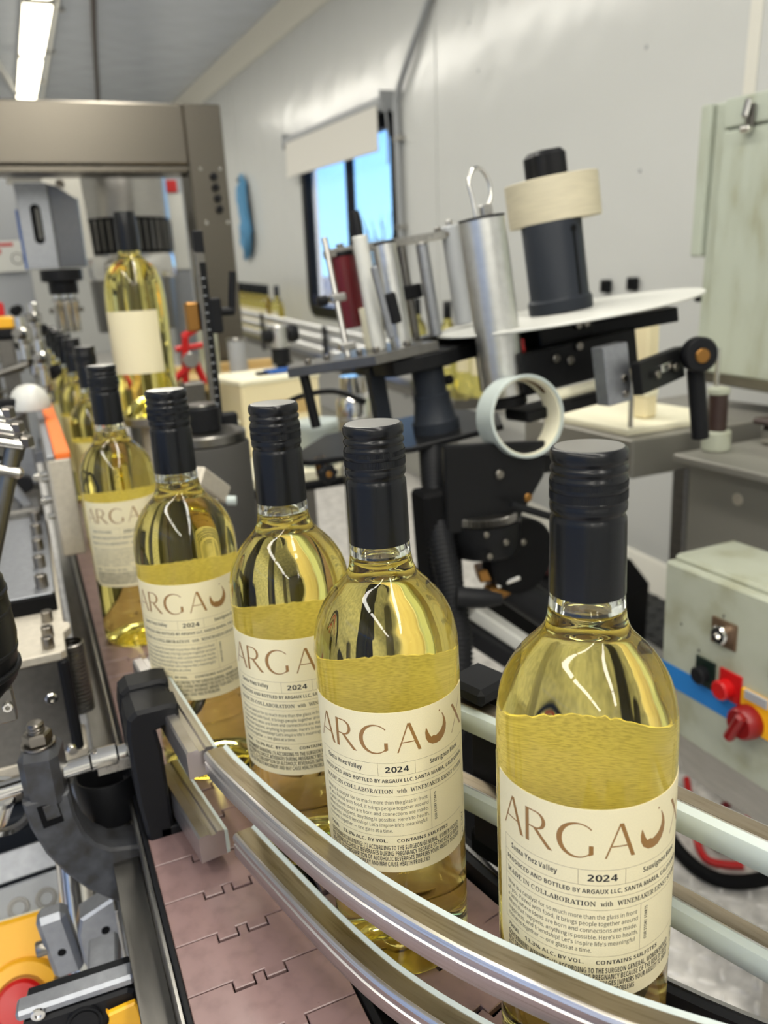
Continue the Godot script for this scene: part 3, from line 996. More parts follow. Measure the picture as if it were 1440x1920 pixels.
# ---------- left side: clamp arm, presses, sensor, emergency stop ----------
func left_side() -> void:
	# black swivel knuckle with a nut, and its curved arm
	var k := thing("swivel_arm", "black plastic knuckle with a steel nut on top and a curved arm below", "bracket", Vector3(-0.034, 0.045, -0.555))
	part(k, "knuckle", G.new().to(Transform3D(rot(0, -12, 0), Vector3(0.001, 0.0, 0.0))).box(Vector3(0, 0.004, 0.004), Vector3(0.0265, 0.044, 0.030), 0.005), M.black_worn)
	var nut := part(k, "hex_nut", G.new().at(0, 0, 0.004).to(Transform3D(rot(-90, 0, 0), Vector3(0, 0.028, 0.004))).prism(disc2(0.0098, 6), 0.0085, 0.0012), M.bolt_steel)
	part(nut, "washer", G.new().at(0, 0, 0.004).cyl(0.0115, 0.0260, 0.0282, 32, 0.0004), M.bolt_steel)
	part(nut, "threaded_end", G.new().at(0, 0, 0.004).lathe(pv([0.006, 0.036, 0.0058, 0.0375, 0.0052, 0.038, 0.0058, 0.0385, 0.0058, 0.0395, 0.0052, 0.04, 0.0058, 0.0405, 0.0056, 0.0420, 0.0046, 0.0434, 0, 0.0436]), 24, false, 0, TAU, 10), M.bolt_steel)
	var arm := pv([-0.0165, -0.008, -0.0145, -0.028, -0.008, -0.052, 0.002, -0.073, 0.014, -0.091, 0.029, -0.107, 0.052, -0.122, 0.054, -0.100, 0.0535, -0.068, 0.044, -0.0655, 0.034, -0.063, 0.0245, -0.0555, 0.0185, -0.044, 0.0150, -0.028, 0.0140, -0.008])
	part(k, "curved_arm", G.new().at(0, 0, -0.012).prism(arm, 0.030, 0.002), M.black_worn)
	part(k, "arm_cup", G.new().at(0.040, 0, -0.030).lathe(pv([0.0, -0.0655, 0.021, -0.0655, 0.023, -0.063, 0.0245, -0.030, 0.0235, -0.0275, 0.0215, -0.0285, 0.020, -0.058, 0, -0.0605]), 40), M.black_plastic)
	part(k, "square_socket", G.new().to(Transform3D(rot(0, 0, 6), Vector3(-0.0005, -0.021, 0.0182))).box(Vector3(), Vector3(0.0135, 0.0175, 0.0015), 0.0003), M.black_dull)
	part(k, "socket_step", G.new().to(Transform3D(rot(0, 0, 6), Vector3(0.0008, -0.0185, 0.0188))).box(Vector3(), Vector3(0.0095, 0.0115, 0.0015), 0.0004), M.black_worn)
	# machined press block with the beige plate
	var b := thing("press_unit", "machined press with a pale bolted plate, a silver slab and a dark front panel", "press", Vector3(-0.03, 0.0, -0.74))
	var plate := G.new()
	plate.to(Transform3D(Basis(Vector3.RIGHT, Vector3.FORWARD, Vector3.UP), Vector3(-0.002, 0.074, 0))).prism(pv([-0.06, -0.060, 0.020, -0.060, 0.0245, -0.056, 0.0245, -0.018, 0.031, -0.006, 0.031, 0.004, 0.026, 0.010, 0.026, 0.40, -0.06, 0.40]), 0.008, 0.001)
	part(b, "bolted_plate", plate, M.aluminium_pale)
	for z: float in [-0.017, 0.022, 0.047]:
		part(b, "plate_screw", screw(0.0050, 0.0105), M.bolt_steel, Transform3D(Basis(), Vector3(0.0105 - z * 0.02, 0.082, z)))
	var slab := part(b, "silver_slab", G.new().to(Transform3D(Basis(Vector3.RIGHT, Vector3.FORWARD, Vector3.UP), Vector3(0, 0.086, 0))).prism(pv([-0.05, 0.045, 0.018, 0.045, 0.021, 0.05, 0.0225, 0.36, 0.016, 0.38, -0.018, 0.38, -0.028, 0.345, -0.05, 0.34]), 0.0135, 0.001), M.aluminium_matt)
	for i in 5:
		part(slab, "slab_screw", screw(0.0060, 0.0125), M.bolt_steel, Transform3D(Basis(), Vector3(0.0105, 0.0995, -0.068 - 0.067 * i)))
	part(b, "slab_edge", G.new().box(Vector3(-0.0135, 0.0875, -0.0475), Vector3(0.069, 0.0225, 0.010), 0.002), M.black_dull)
	part(b, "front_panel", G.new().box(Vector3(-0.020, 0.030, 0.051), Vector3(0.082, 0.086, 0.012), 0.001), M.steel_dark)
	part(b, "corner_post", G.new().box(Vector3(0.0185, 0.030, 0.035), Vector3(0.0095, 0.088, 0.050), 0.003), M.black_plastic)
	var ribs := G.new()
	for i in 18:
		ribs.at(0.026, 0.0 + i * 0.0038, 0.010).lathe(pv([0.0105, 0.0, 0.0122, 0.0009, 0.0122, 0.0027, 0.0105, 0.0036]), 28)
	part(b, "ribbed_knob", ribs, M.steel_dark)
	part(b, "panel_screw", G.new().to(along(Vector3.BACK, Vector3(0.0045, 0.040, 0.057))).lathe(pv([0, 0, 0.0052, 0, 0.0052, 0.001, 0.004, 0.0022, 0.002, 0.0022, 0.002, 0.001, 0, 0.001]), 20), M.chrome)
	part(b, "panel_base", G.new().box(Vector3(-0.016, -0.018, 0.035), Vector3(0.085, 0.012, 0.045), 0.002), M.aluminium_pale)
	part(b, "body", G.new().box(Vector3(-0.03, 0.02, -0.16), Vector3(0.07, 0.105, 0.38), 0.002), M.steel_dark)
	part(b, "column", G.new().box(Vector3(-0.03, -0.077, -0.16), Vector3(0.06, 0.09, 0.20), 0.004), M.steel_dark)
	part(b, "foot_screw", G.new().to(along(Vector3(0.2, -0.3, 1), Vector3(0.012, -0.010, 0.050))).cyl(0.0058, 0, 0.010, 18, 0.0015), M.chrome)
	# long guide block with the orange top
	var w := thing("guide_block", "long pale guide block with an orange pad on top beside the bottle queue", "guide block", Vector3(0.018, 0.0, -1.28))
	part(w, "block", G.new().box(Vector3(0.0, 0.130, 0.0), Vector3(0.026, 0.118, 0.58), 0.002), M.aluminium_pale)
	part(w, "grey_edge", G.new().box(Vector3(-0.0085, 0.1915, 0.0), Vector3(0.009, 0.006, 0.58), 0.001), M.aluminium_matt)
	part(w, "orange_pad", G.new().box(Vector3(0.0048, 0.1925, 0.0), Vector3(0.0172, 0.008, 0.578), 0.001), M.orange)
	for q: Array in [[0.165, 0.245], [0.135, 0.25], [0.15, 0.20], [0.11, 0.235]]:
		part(w, "side_stud", G.new().to(along(Vector3.LEFT, Vector3(-0.013, q[0], q[1]))).cyl(0.004, 0, 0.010, 14, 0.001), M.chrome)
	part(w, "hanger", G.new().box(Vector3(-0.03, 0.12, -0.16), Vector3(0.04, 0.02, 0.03), 0.002), M.aluminium_matt)
	# silver linkage behind the slab
	var l := thing("linkage", "jumble of small silver links and pins between the press and the guide block", "linkage", Vector3(-0.035, 0.10, -1.16))
	part(l, "upright_plate", G.new().box(Vector3(0.0, 0.055, -0.05), Vector3(0.055, 0.07, 0.02), 0.003), M.aluminium_matt)
	part(l, "link", G.new().to(Transform3D(rot(0, 0, 28), Vector3(0.002, 0.02, 0.03))).box(Vector3(), Vector3(0.014, 0.06, 0.010), 0.003), M.aluminium_matt)
	part(l, "link", G.new().to(Transform3D(rot(0, 0, -35), Vector3(-0.022, 0.02, 0.03))).box(Vector3(), Vector3(0.012, 0.06, 0.010), 0.003), M.chrome)
	part(l, "black_cam", G.new().to(along(Vector3.BACK, Vector3(0.008, 0.036, 0.012))).cyl(0.012, 0, 0.014, 18, 0.002), M.black_plastic)
	for q: Array in [[0.026, 0.05, 0.05], [0.03, 0.02, 0.06], [-0.01, 0.055, 0.02], [0.026, 0.085, 0.0]]:
		part(l, "pin", G.new().to(along(Vector3.BACK, Vector3(q[0], q[1], q[2]))).cyl(0.005, 0, 0.016, 14, 0.001), M.chrome)
	part(l, "base", G.new().box(Vector3(0, -0.0, 0.0), Vector3(0.05, 0.02, 0.12), 0.003), M.steel_dark)
	# rods and clamps at the left edge
	var r := thing("rod_head", "bundle of chrome rods in a steel clamp at the left edge, over a slanted rod", "rod clamp", Vector3(-0.02, 0.27, -0.665))
	part(r, "clamp_bar", G.new().to(Transform3D(rot(0, 0, -22), Vector3(-0.022, 0.002, -0.006))).box(Vector3(), Vector3(0.07, 0.028, 0.018), 0.004), M.steel_dark)
	for i in 3:
		var y := 0.021 - i * 0.0115
		part(r, "rod", G.new().tube(pts([-0.06, y + 0.014, 0.004, 0.001 + i * 0.004, y - 0.006, 0.006]), 0.0040, 14), M.chrome)
		part(r, "rod_nut", G.new().to(Transform3D(rot(-80, 0, -20), Vector3(0.003 + i * 0.0045, y - 0.007, 0.006))).prism(disc2(0.0052, 6), 0.008, 0.0008), M.bolt_steel)
	part(r, "slanted_rod", G.new().tube(pts([0.004, -0.004, 0.0, -0.030, -0.098, 0.004]), 0.0068, 20), M.steel_dark)
	part(r, "lower_bar", G.new().to(Transform3D(rot(0, 0, -20), Vector3(-0.028, -0.018, 0.002))).box(Vector3(), Vector3(0.072, 0.008, 0.016), 0.003), M.steel)
	part(r, "hanger", G.new().tube(pts([-0.030, -0.098, 0.004, -0.13, -0.115, 0.03, -0.22, -0.12, 0.04]), 0.0068, 16), M.steel_dark)
	part(r, "stand", G.new().box(Vector3(-0.22, -0.46, 0.04), Vector3(0.04, 0.86, 0.04), 0.003), M.steel_dark)
	# dark motor at the extreme left
	var d := thing("motor_cover", "black ribbed motor cover cut off by the left edge of the picture", "motor", Vector3(-0.075, 0.175, -0.51))
	part(d, "shell", G.new().to(along(Vector3(0.05, 1, 0), Vector3(0, -0.035, 0))).lathe(pv([0, 0, 0.034, 0, 0.040, 0.008, 0.0425, 0.035, 0.039, 0.07, 0.030, 0.085, 0, 0.09]), 40), M.black_paint)
	for i in 5:
		part(d, "rib", G.new().to(along(Vector3(0.05, 1, 0), Vector3(0, -0.022 + i * 0.012, 0))).pipe(0.0435, 0.036, 0, 0.004, 40, 0.001), M.black_plastic)
	part(d, "bracket", G.new().box(Vector3(0.030, -0.043, 0.012), Vector3(0.012, 0.022, 0.010), 0.001), M.steel_dark)
	part(d, "bracket_pin", G.new().to(along(Vector3.BACK, Vector3(0.032, -0.043, 0.017))).pipe(0.003, 0.0014, 0, 0.0025, 14, 0.0003), M.chrome)
	part(d, "stand", G.new().box(Vector3(-0.16, -0.40, -0.005), Vector3(0.03, 0.80, 0.03), 0.003), M.black_dull)
	part(d, "arm", G.new().box(Vector3(-0.09, -0.02, -0.005), Vector3(0.16, 0.024, 0.03), 0.003), M.black_dull)
	# chrome post with the aluminium clamp block
	var c := thing("clamp_post", "chrome post held by a split aluminium clamp block beside the conveyor", "clamp", Vector3(-0.034, -0.13, -0.62))
	part(c, "chrome_post", G.new().tube(pts([0.006, 0.10, -0.045, -0.0015, -0.02, -0.008, -0.004, -0.07, 0.01]), 0.0135, 28), M.chrome)
	part(c, "clamp_half", G.new().to(Transform3D(rot(0, -6, 6), Vector3(-0.013, 0.022, 0.048))).box(Vector3(), Vector3(0.022, 0.058, 0.018), 0.004), M.aluminium_matt)
	part(c, "clamp_body", G.new().to(Transform3D(Basis(), Vector3(0, 0, 0.044))).prism(pv([0.004, 0.046, 0.036, 0.058, 0.040, -0.025, 0.006, -0.012, 0.001, 0.006, 0.0, 0.032]), 0.020, 0.002), M.aluminium_matt)
	part(c, "bolt_hole", G.new().to(along(Vector3.BACK, Vector3(-0.013, 0.018, 0.0565))).cyl(0.0032, 0, 0.001, 16, 0.0002), M.black_dull)
	part(c, "bolt_hole", G.new().to(along(Vector3.BACK, Vector3(0.020, 0.030, 0.0637))).cyl(0.0032, 0, 0.001, 16, 0.0002), M.black_dull)
	part(c, "clamp_screw", G.new().to(along(Vector3.LEFT, Vector3(-0.022, 0.020, 0.048))).lathe(pv([0, 0, 0.0058, 0, 0.0058, 0.008, 0.005, 0.009, 0, 0.009]), 20), M.bolt_steel)
	part(c, "angle_plate", G.new().to(Transform3D(rot(0, 0, 0), Vector3(0.030, 0.0, 0.06))).box(Vector3(), Vector3(0.0025, 0.125, 0.055), 0.0008), M.steel)
	part(c, "base_foot", G.new().box(Vector3(-0.004, -0.27, 0.01), Vector3(0.05, 0.42, 0.05), 0.003), M.steel_dark)
	# photo eye: black and yellow block on an aluminium bar
	var s := thing("photo_eye", "yellow and black sensor block under an aluminium bar at the bottom left", "sensor", Vector3(-0.033, -0.072, -0.452), "", rot(0, -6, 3))
	part(s, "mount_bar", G.new().box(Vector3(0.0, 0.0225, 0.0), Vector3(0.070, 0.0075, 0.014), 0.002), M.aluminium_matt)
	part(s, "black_housing", G.new().at(0, 0, -0.022).prism(pv([-0.033, -0.04, 0.034, -0.04, 0.034, 0.015, 0.030, 0.018, -0.031, 0.018, -0.033, 0.014]), 0.030, 0.002), M.black_plastic)
	var front := PackedVector2Array([Vector2(-0.024, -0.042), Vector2(0.034, -0.042), Vector2(0.0345, 0.007), Vector2(0.033, 0.0115), Vector2(0.017, 0.0095)])
	for i in 9:
		var a := deg_to_rad(20.0 - i * 21.0)
		front.append(Vector2(0.002, 0.0065) + Vector2(cos(a), sin(a)) * 0.0145)
	front.append(Vector2(-0.0135, -0.004))
	part(s, "yellow_front", G.new().at(0, 0, 0.0085).prism(front, 0.005, 0.0012), M.yellow)
	part(s, "round_lens", G.new().to(along(Vector3.BACK, Vector3(0.002, 0.0065, 0.008))).lathe(pv([0, 0, 0.0105, 0, 0.0105, 0.0022, 0.0095, 0.0022, 0.0092, 0.0012, 0.0082, 0.0012, 0.0080, 0.002, 0, 0.002]), 36), M.black_plastic)
	part(s, "bar_screw", G.new().to(along(Vector3.BACK, Vector3(-0.022, 0.0225, 0.008))).lathe(pv([0, 0, 0.0042, 0, 0.0042, 0.0012, 0.0035, 0.0016, 0.002, 0.0016, 0.002, 0.0006, 0, 0.0006]), 24), M.chrome)
	part(s, "small_window", G.new().box(Vector3(0.024, -0.026, 0.0135), Vector3(0.013, 0.012, 0.001), 0.0004), M.yellow)
	part(s, "bracket", G.new().box(Vector3(0.012, 0.0, -0.04), Vector3(0.02, 0.016, 0.04), 0.002), M.aluminium_matt)
	var cb := thing("sensor_cable", "short black cable looping from the yellow sensor block to the conveyor side", "cable", Vector3())
	part(cb, "jacket", G.new().tube(smooth(pts([-0.004, -0.060, -0.462, 0.004, -0.055, -0.452, 0.010, -0.063, -0.442, 0.0125, -0.080, -0.437, 0.013, -0.12, -0.437])), 0.0030, 12), M.black_plastic)
	# emergency stop in a yellow and pale box
	var e := thing("emergency_stop", "yellow emergency stop box with a red push button at the lower left", "emergency stop", Vector3(-0.104, -0.218, -0.655), "", rot(-42, 0, -2))
	part(e, "box", G.new().box(Vector3(0.0, -0.008, -0.035), Vector3(0.085, 0.146, 0.06), 0.006), M.cream_paper)
	part(e, "yellow_lid", G.new().box(Vector3(0.0, 0.040, -0.002), Vector3(0.084, 0.046, 0.010), 0.004), M.yellow)
	part(e, "pale_lid", G.new().box(Vector3(0.0, -0.032, -0.002), Vector3(0.084, 0.096, 0.009), 0.004), M.cream)
	part(e, "yellow_collar", G.new().to(along(Vector3.BACK, Vector3(0.012, -0.008, 0.002))).lathe(pv([0, 0, 0.037, 0, 0.037, 0.004, 0.033, 0.012, 0.023, 0.013, 0.022, 0.008, 0, 0.008]), 40), M.yellow)
	part(e, "red_button", G.new().to(along(Vector3.BACK, Vector3(0.012, -0.008, 0.010))).lathe(pv([0, 0, 0.013, 0, 0.013, 0.006, 0.020, 0.009, 0.0205, 0.014, 0.017, 0.018, 0, 0.0195]), 36), M.red)
	part(e, "lid_screw", G.new().to(along(Vector3.BACK, Vector3(-0.004, -0.070, 0.0025))).cyl(0.0032, 0, 0.0015, 14, 0.0004), M.brass)
	var words := TextMesh.new()
	var f := SystemFont.new()
	f.font_names = PackedStringArray(["Droid Sans"])
	f.font_weight = 700
	words.font = f
	words.text = "ON"
	words.font_size = 16
	words.pixel_size = 0.0003
	words.depth = 0.0004
	put(e, "lettering", words, M.brown, Transform3D(rot(0, 0, 8), Vector3(0.0, 0.0215, 0.0115)))
	# pale strip with two rings, panels below
	var p := thing("switch_panel", "pale grey panel strip with two round blanked holes above the yellow box", "panel", Vector3(-0.087, -0.192, -0.735), "", rot(-38, 0, 2))
	part(p, "strip", G.new().box(Vector3(0, 0, 0), Vector3(0.11, 0.045, 0.008), 0.002), M.grey_plastic)
	for x: float in [-0.003, 0.022]:
		part(p, "ring", G.new().to(along(Vector3.BACK, Vector3(x, 0.0, 0.004))).pipe(0.0098, 0.0082, 0, 0.0016, 32, 0.0003), M.steel_dark)
		part(p, "blank", G.new().to(along(Vector3.BACK, Vector3(x, 0.0, 0.004))).pipe(0.0070, 0.006, 0, 0.0014, 32, 0.0002), M.steel_dark)
	part(p, "upper_lip", G.new().box(Vector3(0, 0.040, -0.004), Vector3(0.11, 0.028, 0.006), 0.001), M.aluminium_matt)
	var m := thing("machine_base", "dark blue grey machine housing under the press, seen between the arm and rod", "machine base", Vector3(-0.12, -0.62, -1.05))
	part(m, "housing", G.new().box(Vector3(0.0, 0.24, 0.0), Vector3(0.19, 0.48, 0.52), 0.006), M.grey_blue)
	part(m, "deck", G.new().box(Vector3(0.0, 0.49, 0.0), Vector3(0.20, 0.012, 0.54), 0.002), M.grey_blue)
	var h := thing("hand_wheel", "chrome ring handle behind the black knuckle at the left edge", "handle", Vector3(-0.068, 0.018, -0.575), "", along(Vector3(0.3, 0.8, 0.5), Vector3()).basis)
	part(h, "rim", G.new().lathe(pv([0.0185, -0.003, 0.0215, -0.003, 0.0235, 0.0, 0.0215, 0.003, 0.0185, 0.003, 0.0175, 0.0]), 48, true), M.chrome)
	part(h, "hub", G.new().cyl(0.009, -0.02, 0.012, 24, 0.002), M.chrome)


# ---------- the trailer room (built level, tipped by «room») ----------
const FLOOR := -0.63
const CEIL := 1.60
const WALL := 1.60


func lamp(z: float, called_label: String, x := 0.35) -> void:
	var o := thing("ceiling_lamp", called_label, "lamp", Vector3(), "strip lamps in a line on the ceiling")
	o.transform = room * Transform3D(Basis(), Vector3(x, CEIL - 0.02, z))
	part(o, "housing", G.new().box(Vector3(0, 0.005, 0), Vector3(0.145, 0.028, 1.16), 0.004), M.trim_white)
	part(o, "diffuser", G.new().to(Transform3D(Basis(), Vector3(0, -0.012, -0.565))).prism(pv([-0.068, 0, -0.060, -0.014, -0.035, -0.023, 0.035, -0.023, 0.060, -0.014, 0.068, 0]), 1.13, 0.002), M.led)
	for s: float in [-0.575, 0.575]:
		part(o, "end_cap", G.new().box(Vector3(0, -0.010, s), Vector3(0.14, 0.03, 0.012), 0.003), M.trim_white)
	var l := AreaLight3D.new()
	l.name = "lamp_light"
	l.area_size = Vector2(0.136, 1.13)
	l.light_color = Color(1.0, 0.985, 0.95)
	l.light_energy = LAMP_ENERGY
	l.area_range = 20.0
	l.area_attenuation = 2.0
	l.area_normalize_energy = true
	l.shadow_enabled = true
	l.rotation_degrees = Vector3(-90, 0, 0)
	l.position = Vector3(0, -0.039, 0)
	o.add_child(l)


const LAMP_ENERGY := 1.12


func setting() -> void:
	var z0 := -9.5
	var z1 := 2.4
	var zm := (z0 + z1) / 2
	var len := z1 - z0
	var t := 0.08
	# floor of chequered plate; treads near the line are built
	struct("floor", G.new().box(Vector3(0, FLOOR - 0.04, zm), Vector3(3.6, 0.08, len), 0.001), M.floor_plate)
	var tread := G.new()
	tread.lathe(pv([0.0, 0.0, 0.0135, 0.0, 0.0115, 0.0024, 0.006, 0.0038, 0.0, 0.0040]), 8)
	for i in tread.P.size():
		tread.P[i].z *= 0.30
	var mm := MultiMesh.new()
	mm.transform_format = MultiMesh.TRANSFORM_3D
	mm.mesh = tread.mesh()
	var spots := []
	for ix in 44:
		for iz in 120:
			var x := 0.28 + ix * 0.03
			var z := -0.1 - iz * 0.03
			if x < 1.58:
				spots.append(Transform3D(Basis(Vector3.UP, PI / 4 + (PI / 2 if (ix + iz) % 2 == 0 else 0.0)), Vector3(x, FLOOR, z)))
	mm.instance_count = spots.size()
	for i in spots.size():
		mm.set_instance_transform(i, spots[i])
	var tm := MultiMeshInstance3D.new()
	tm.name = "floor_treads"
	tm.multimesh = mm
	tm.material_override = M.floor_plate
	tm.transform = room
	tm.set_meta("kind", "stuff")
	tag(tm, "raised diamond treads over the grey metal floor plate", "floor treads")
	add_child(tm, true)
	# right wall with the window opening: z -4.62 .. -3.38, y 0.01 .. 0.92
	var wz0 := -4.62
	var wz1 := -3.38
	var wy0 := 0.01
	var wy1 := 0.90
	var wall := G.new()
	wall.box(Vector3(WALL + t / 2, (FLOOR + CEIL) / 2, (z0 + wz0) / 2), Vector3(t, CEIL - FLOOR, wz0 - z0), 0.0005)
	wall.box(Vector3(WALL + t / 2, (FLOOR + CEIL) / 2, (z1 + wz1) / 2), Vector3(t, CEIL - FLOOR, z1 - wz1), 0.0005)
	wall.box(Vector3(WALL + t / 2, (FLOOR + wy0) / 2, (wz0 + wz1) / 2), Vector3(t, wy0 - FLOOR, wz1 - wz0), 0.0005)
	wall.box(Vector3(WALL + t / 2, (wy1 + CEIL) / 2, (wz0 + wz1) / 2), Vector3(t, CEIL - wy1, wz1 - wz0), 0.0005)
	struct("wall_right", wall, M.wall_white)
	# left wall with the open side door next to the camera
	var left := G.new()
	left.box(Vector3(-1.3 - t / 2, (FLOOR + CEIL) / 2, (z0 - 0.7) / 2), Vector3(t, CEIL - FLOOR, -0.7 - z0), 0.001)
	left.box(Vector3(-1.3 - t / 2, (FLOOR + CEIL) / 2, (z1 + 1.3) / 2), Vector3(t, CEIL - FLOOR, z1 - 1.3), 0.001)
	left.box(Vector3(-1.3 - t / 2, (1.0 + CEIL) / 2, 0.3), Vector3(t, CEIL - 1.0, 2.0), 0.001)
	struct("wall_left", left, M.wall_white)
	struct("wall_far", G.new().box(Vector3(0.15, (FLOOR + CEIL) / 2, z0 - t / 2), Vector3(3.1, CEIL - FLOOR, t), 0.001), M.wall_white)
	# rear wall
	var rear := G.new()
	rear.box(Vector3(0.15, (FLOOR + CEIL) / 2, z1 + t / 2), Vector3(3.1, CEIL - FLOOR, t), 0.001)
	struct("wall_rear", rear, M.wall_white)
	struct("ceiling", G.new().box(Vector3(0.15, CEIL + t / 2, zm), Vector3(3.1, t, len), 0.001), M.ceiling_white)
	struct("yard_ground", G.new().box(Vector3(0, FLOOR - 1.05, 0), Vector3(120, 0.1, 120), 0.01), M.ground)
	# pale wall of the building across the yard, mirrored in the caps and rails through the side door
	var yard := G.new()
	yard.box(Vector3(-8.0, 1.2, 0.0), Vector3(0.4, 5.6, 26.0), 0.01)
	for z: float in [-9.0, -3.0, 3.0, 9.0]:
		yard.box(Vector3(-7.75, 1.2, z), Vector3(0.16, 5.6, 0.5), 0.02)
	struct("yard_wall", yard, M.render_wall)
	# corner trim, seams, wainscot trim
	var trim := G.new()
	trim.to(Transform3D(Basis(Vector3.RIGHT, Vector3.UP, Vector3.BACK), Vector3(0, 0, z0))).prism(pv([WALL, 1.485, WALL - 0.012, 1.485, WALL - 0.085, 1.588, WALL - 0.085, 1.60, WALL, 1.60]), len, 0.002)
	struct("trim_1", trim, M.trim_white)
	for q: Array in [["trim_2", -1.50], ["trim_3", -3.02], ["trim_4", -6.03]]:
		struct(q[0], G.new().box(Vector3(WALL - 0.0015, 0.62, q[1]), Vector3(0.003, 1.73, 0.035 if q[0] == "trim_2" else 0.012), 0.001), M.trim_white if q[0] == "trim_2" else M.wall_white)
	struct("trim_5", G.new().box(Vector3(WALL - 0.008, -0.222, -1.0), Vector3(0.016, 0.02, 4.0), 0.003), M.trim_white)
	struct("baseboard_right", G.new().to(Transform3D(Basis(), Vector3(0, 0, -9.0))).prism(pv([WALL, FLOOR, WALL - 0.06, FLOOR, WALL - 0.05, FLOOR + 0.02, WALL - 0.012, FLOOR + 0.085, WALL, FLOOR + 0.09]), 11.0, 0.002), M.trim_white)
	var rv := G.new()
	for q: Array in [[0.828, -1.852], [0.532, -1.849], [1.09, -2.76], [0.25, -2.3], [0.93, -2.7]]:
		rv.to(along(Vector3.LEFT, Vector3(WALL, q[0], q[1]))).lathe(pv([0.006, 0, 0.005, 0.002, 0, 0.003]), 14)
	struct("trim_6", rv, M.grey_plastic)
	# window
	var w := Node3D.new()
	w.name = "window_1"
	w.transform = room
	w.set_meta("kind", "structure")
	add_child(w)
	var fr := G.new()
	var wc := Vector3(WALL, (wy0 + wy1) / 2, (wz0 + wz1) / 2)
	var outer := rrect(wz1 - wz0 + 0.03, wy1 - wy0 + 0.03, 0.09, 6)
	var inner := rrect(wz1 - wz0 - 0.09, wy1 - wy0 - 0.09, 0.06, 6)
	fr.to(Transform3D(Basis(Vector3.FORWARD, Vector3.UP, Vector3.RIGHT), wc + Vector3(-0.012, 0, 0)))
	for i in outer.size():
		var j := (i + 1) % outer.size()
		for zz: Array in [[0.0, -1.0], [0.05, 1.0]]:
			fr.quad(Vector3(outer[i].x, outer[i].y, zz[0]), Vector3(outer[j].x, outer[j].y, zz[0]), Vector3(inner[j].x, inner[j].y, zz[0]), Vector3(inner[i].x, inner[i].y, zz[0]), Vector3(0, 0, zz[1]))
		var no := (outer[i] + outer[j]).normalized()
		fr.quad(Vector3(outer[i].x, outer[i].y, 0), Vector3(outer[j].x, outer[j].y, 0), Vector3(outer[j].x, outer[j].y, 0.05), Vector3(outer[i].x, outer[i].y, 0.05), Vector3(no.x, no.y, 0))
		fr.quad(Vector3(inner[i].x, inner[i].y, 0), Vector3(inner[j].x, inner[j].y, 0), Vector3(inner[j].x, inner[j].y, 0.05), Vector3(inner[i].x, inner[i].y, 0.05), Vector3(-no.x, -no.y, 0))
	struct("window_frame", fr, M.black_plastic, w)
	struct("mullion", G.new().box(wc + Vector3(0.014, 0, 0.04), Vector3(0.035, wy1 - wy0 - 0.06, 0.045), 0.003), M.black_plastic, w)
	struct("pane", G.new().box(Vector3(WALL + 0.03, wc.y, -4.285), Vector3(0.004, 0.86, 0.60), 0.0005), M.window_glass, w)
	struct("pane", G.new().box(Vector3(WALL + 0.022, wc.y, -3.68), Vector3(0.004, 0.86, 0.58), 0.0005), M.window_glass, w)
	# trees far outside, their bare tops just over the sill
	for q: Array in [[14.0, -31.0, 1.2, "bare grey treetop outside, behind the window's middle bar"], [15.5, -36.0, 0.6, "low pale treetop outside, at the window's lower left"]]:
		var tr := thing("tree", q[3], "tree", Vector3(q[0], -1.75, q[1]))
		part(tr, "trunk", G.new().tube(pts([0, 0, 0, 0.05, 1.2, 0, 0, 2.2, 0.1]), 0.14, 8), M.brown)
		var tw := G.new()
		for i in 150:
			var a := Vector3(rng.randf_range(-0.3, 0.3), 1.2 + rng.randf() * 1.0, rng.randf_range(-0.3, 0.3))
			var e := a + Vector3(rng.randf_range(-1.6, 1.6), rng.randf_range(0.2, 1.6 + q[2]), rng.randf_range(-1.6, 1.6))
			tw.tube(PackedVector3Array([a, (a + e) / 2 + Vector3(0, 0.15, 0), e]), 0.018, 4)
		part(tr, "twigs", tw, M.foliage)
	# roller shade
	var s := thing("roller_shade", "white roller shade pulled partly down over the black framed window", "window shade", Vector3())
	s.transform = room * Transform3D(Basis(), Vector3(WALL, 0, 0))
	part(s, "roller_tube", G.new().to(along(Vector3.BACK, Vector3(-0.045, 0.945, -4.74))).cyl(0.022, 0, 1.33, 20), M.grey_plastic)
	part(s, "fabric", G.new().box(Vector3(-0.062, 0.852, -4.075), Vector3(0.0016, 0.185, 1.28), 0.0004), M.fabric_shade)
	part(s, "hem_bar", G.new().box(Vector3(-0.062, 0.764, -4.075), Vector3(0.008, 0.02, 1.28), 0.003), M.fabric_shade)
	for z: float in [-4.755, -3.395]:
		part(s, "end_bracket", G.new().box(Vector3(-0.034, 0.945, z), Vector3(0.068, 0.08, 0.012), 0.003), M.grey_plastic)
	part(s, "pull_chain", G.new().tube(smooth(pts([-0.05, 0.93, -3.385, -0.05, 0.85, -3.36, -0.04, 0.74, -3.385, -0.035, 0.70, -3.40])), 0.004, 8), M.grey_plastic)
	# conduit on the wall
	var cd := thing("conduit", "grey conduit that bends down the white wall beside the shade", "conduit", Vector3())
	cd.transform = room * Transform3D(Basis(), Vector3(WALL - 0.022, 0, 0))
	part(cd, "pipe", G.new().tube(smooth(pts([-0.06, 1.58, -2.70, 0, 1.42, -2.80, 0, 1.22, -3.02, 0, 1.05, -3.22, 0, 0.95, -3.315, 0, 0.86, -3.325, 0, 0.5, -3.315, 0, 0.1, -3.31, 0, -0.3, -3.31])), 0.014, 12), M.grey_plastic)
	for y: float in [0.79, 0.44]:
		part(cd, "strap", G.new().box(Vector3(0.004, y, -3.32), Vector3(0.036, 0.02, 0.055), 0.003), M.steel)
	# cables and conduit across the ceiling
	var c1 := thing("cable", "dark brown cable running along the white ceiling", "cable", Vector3())
	c1.transform = room
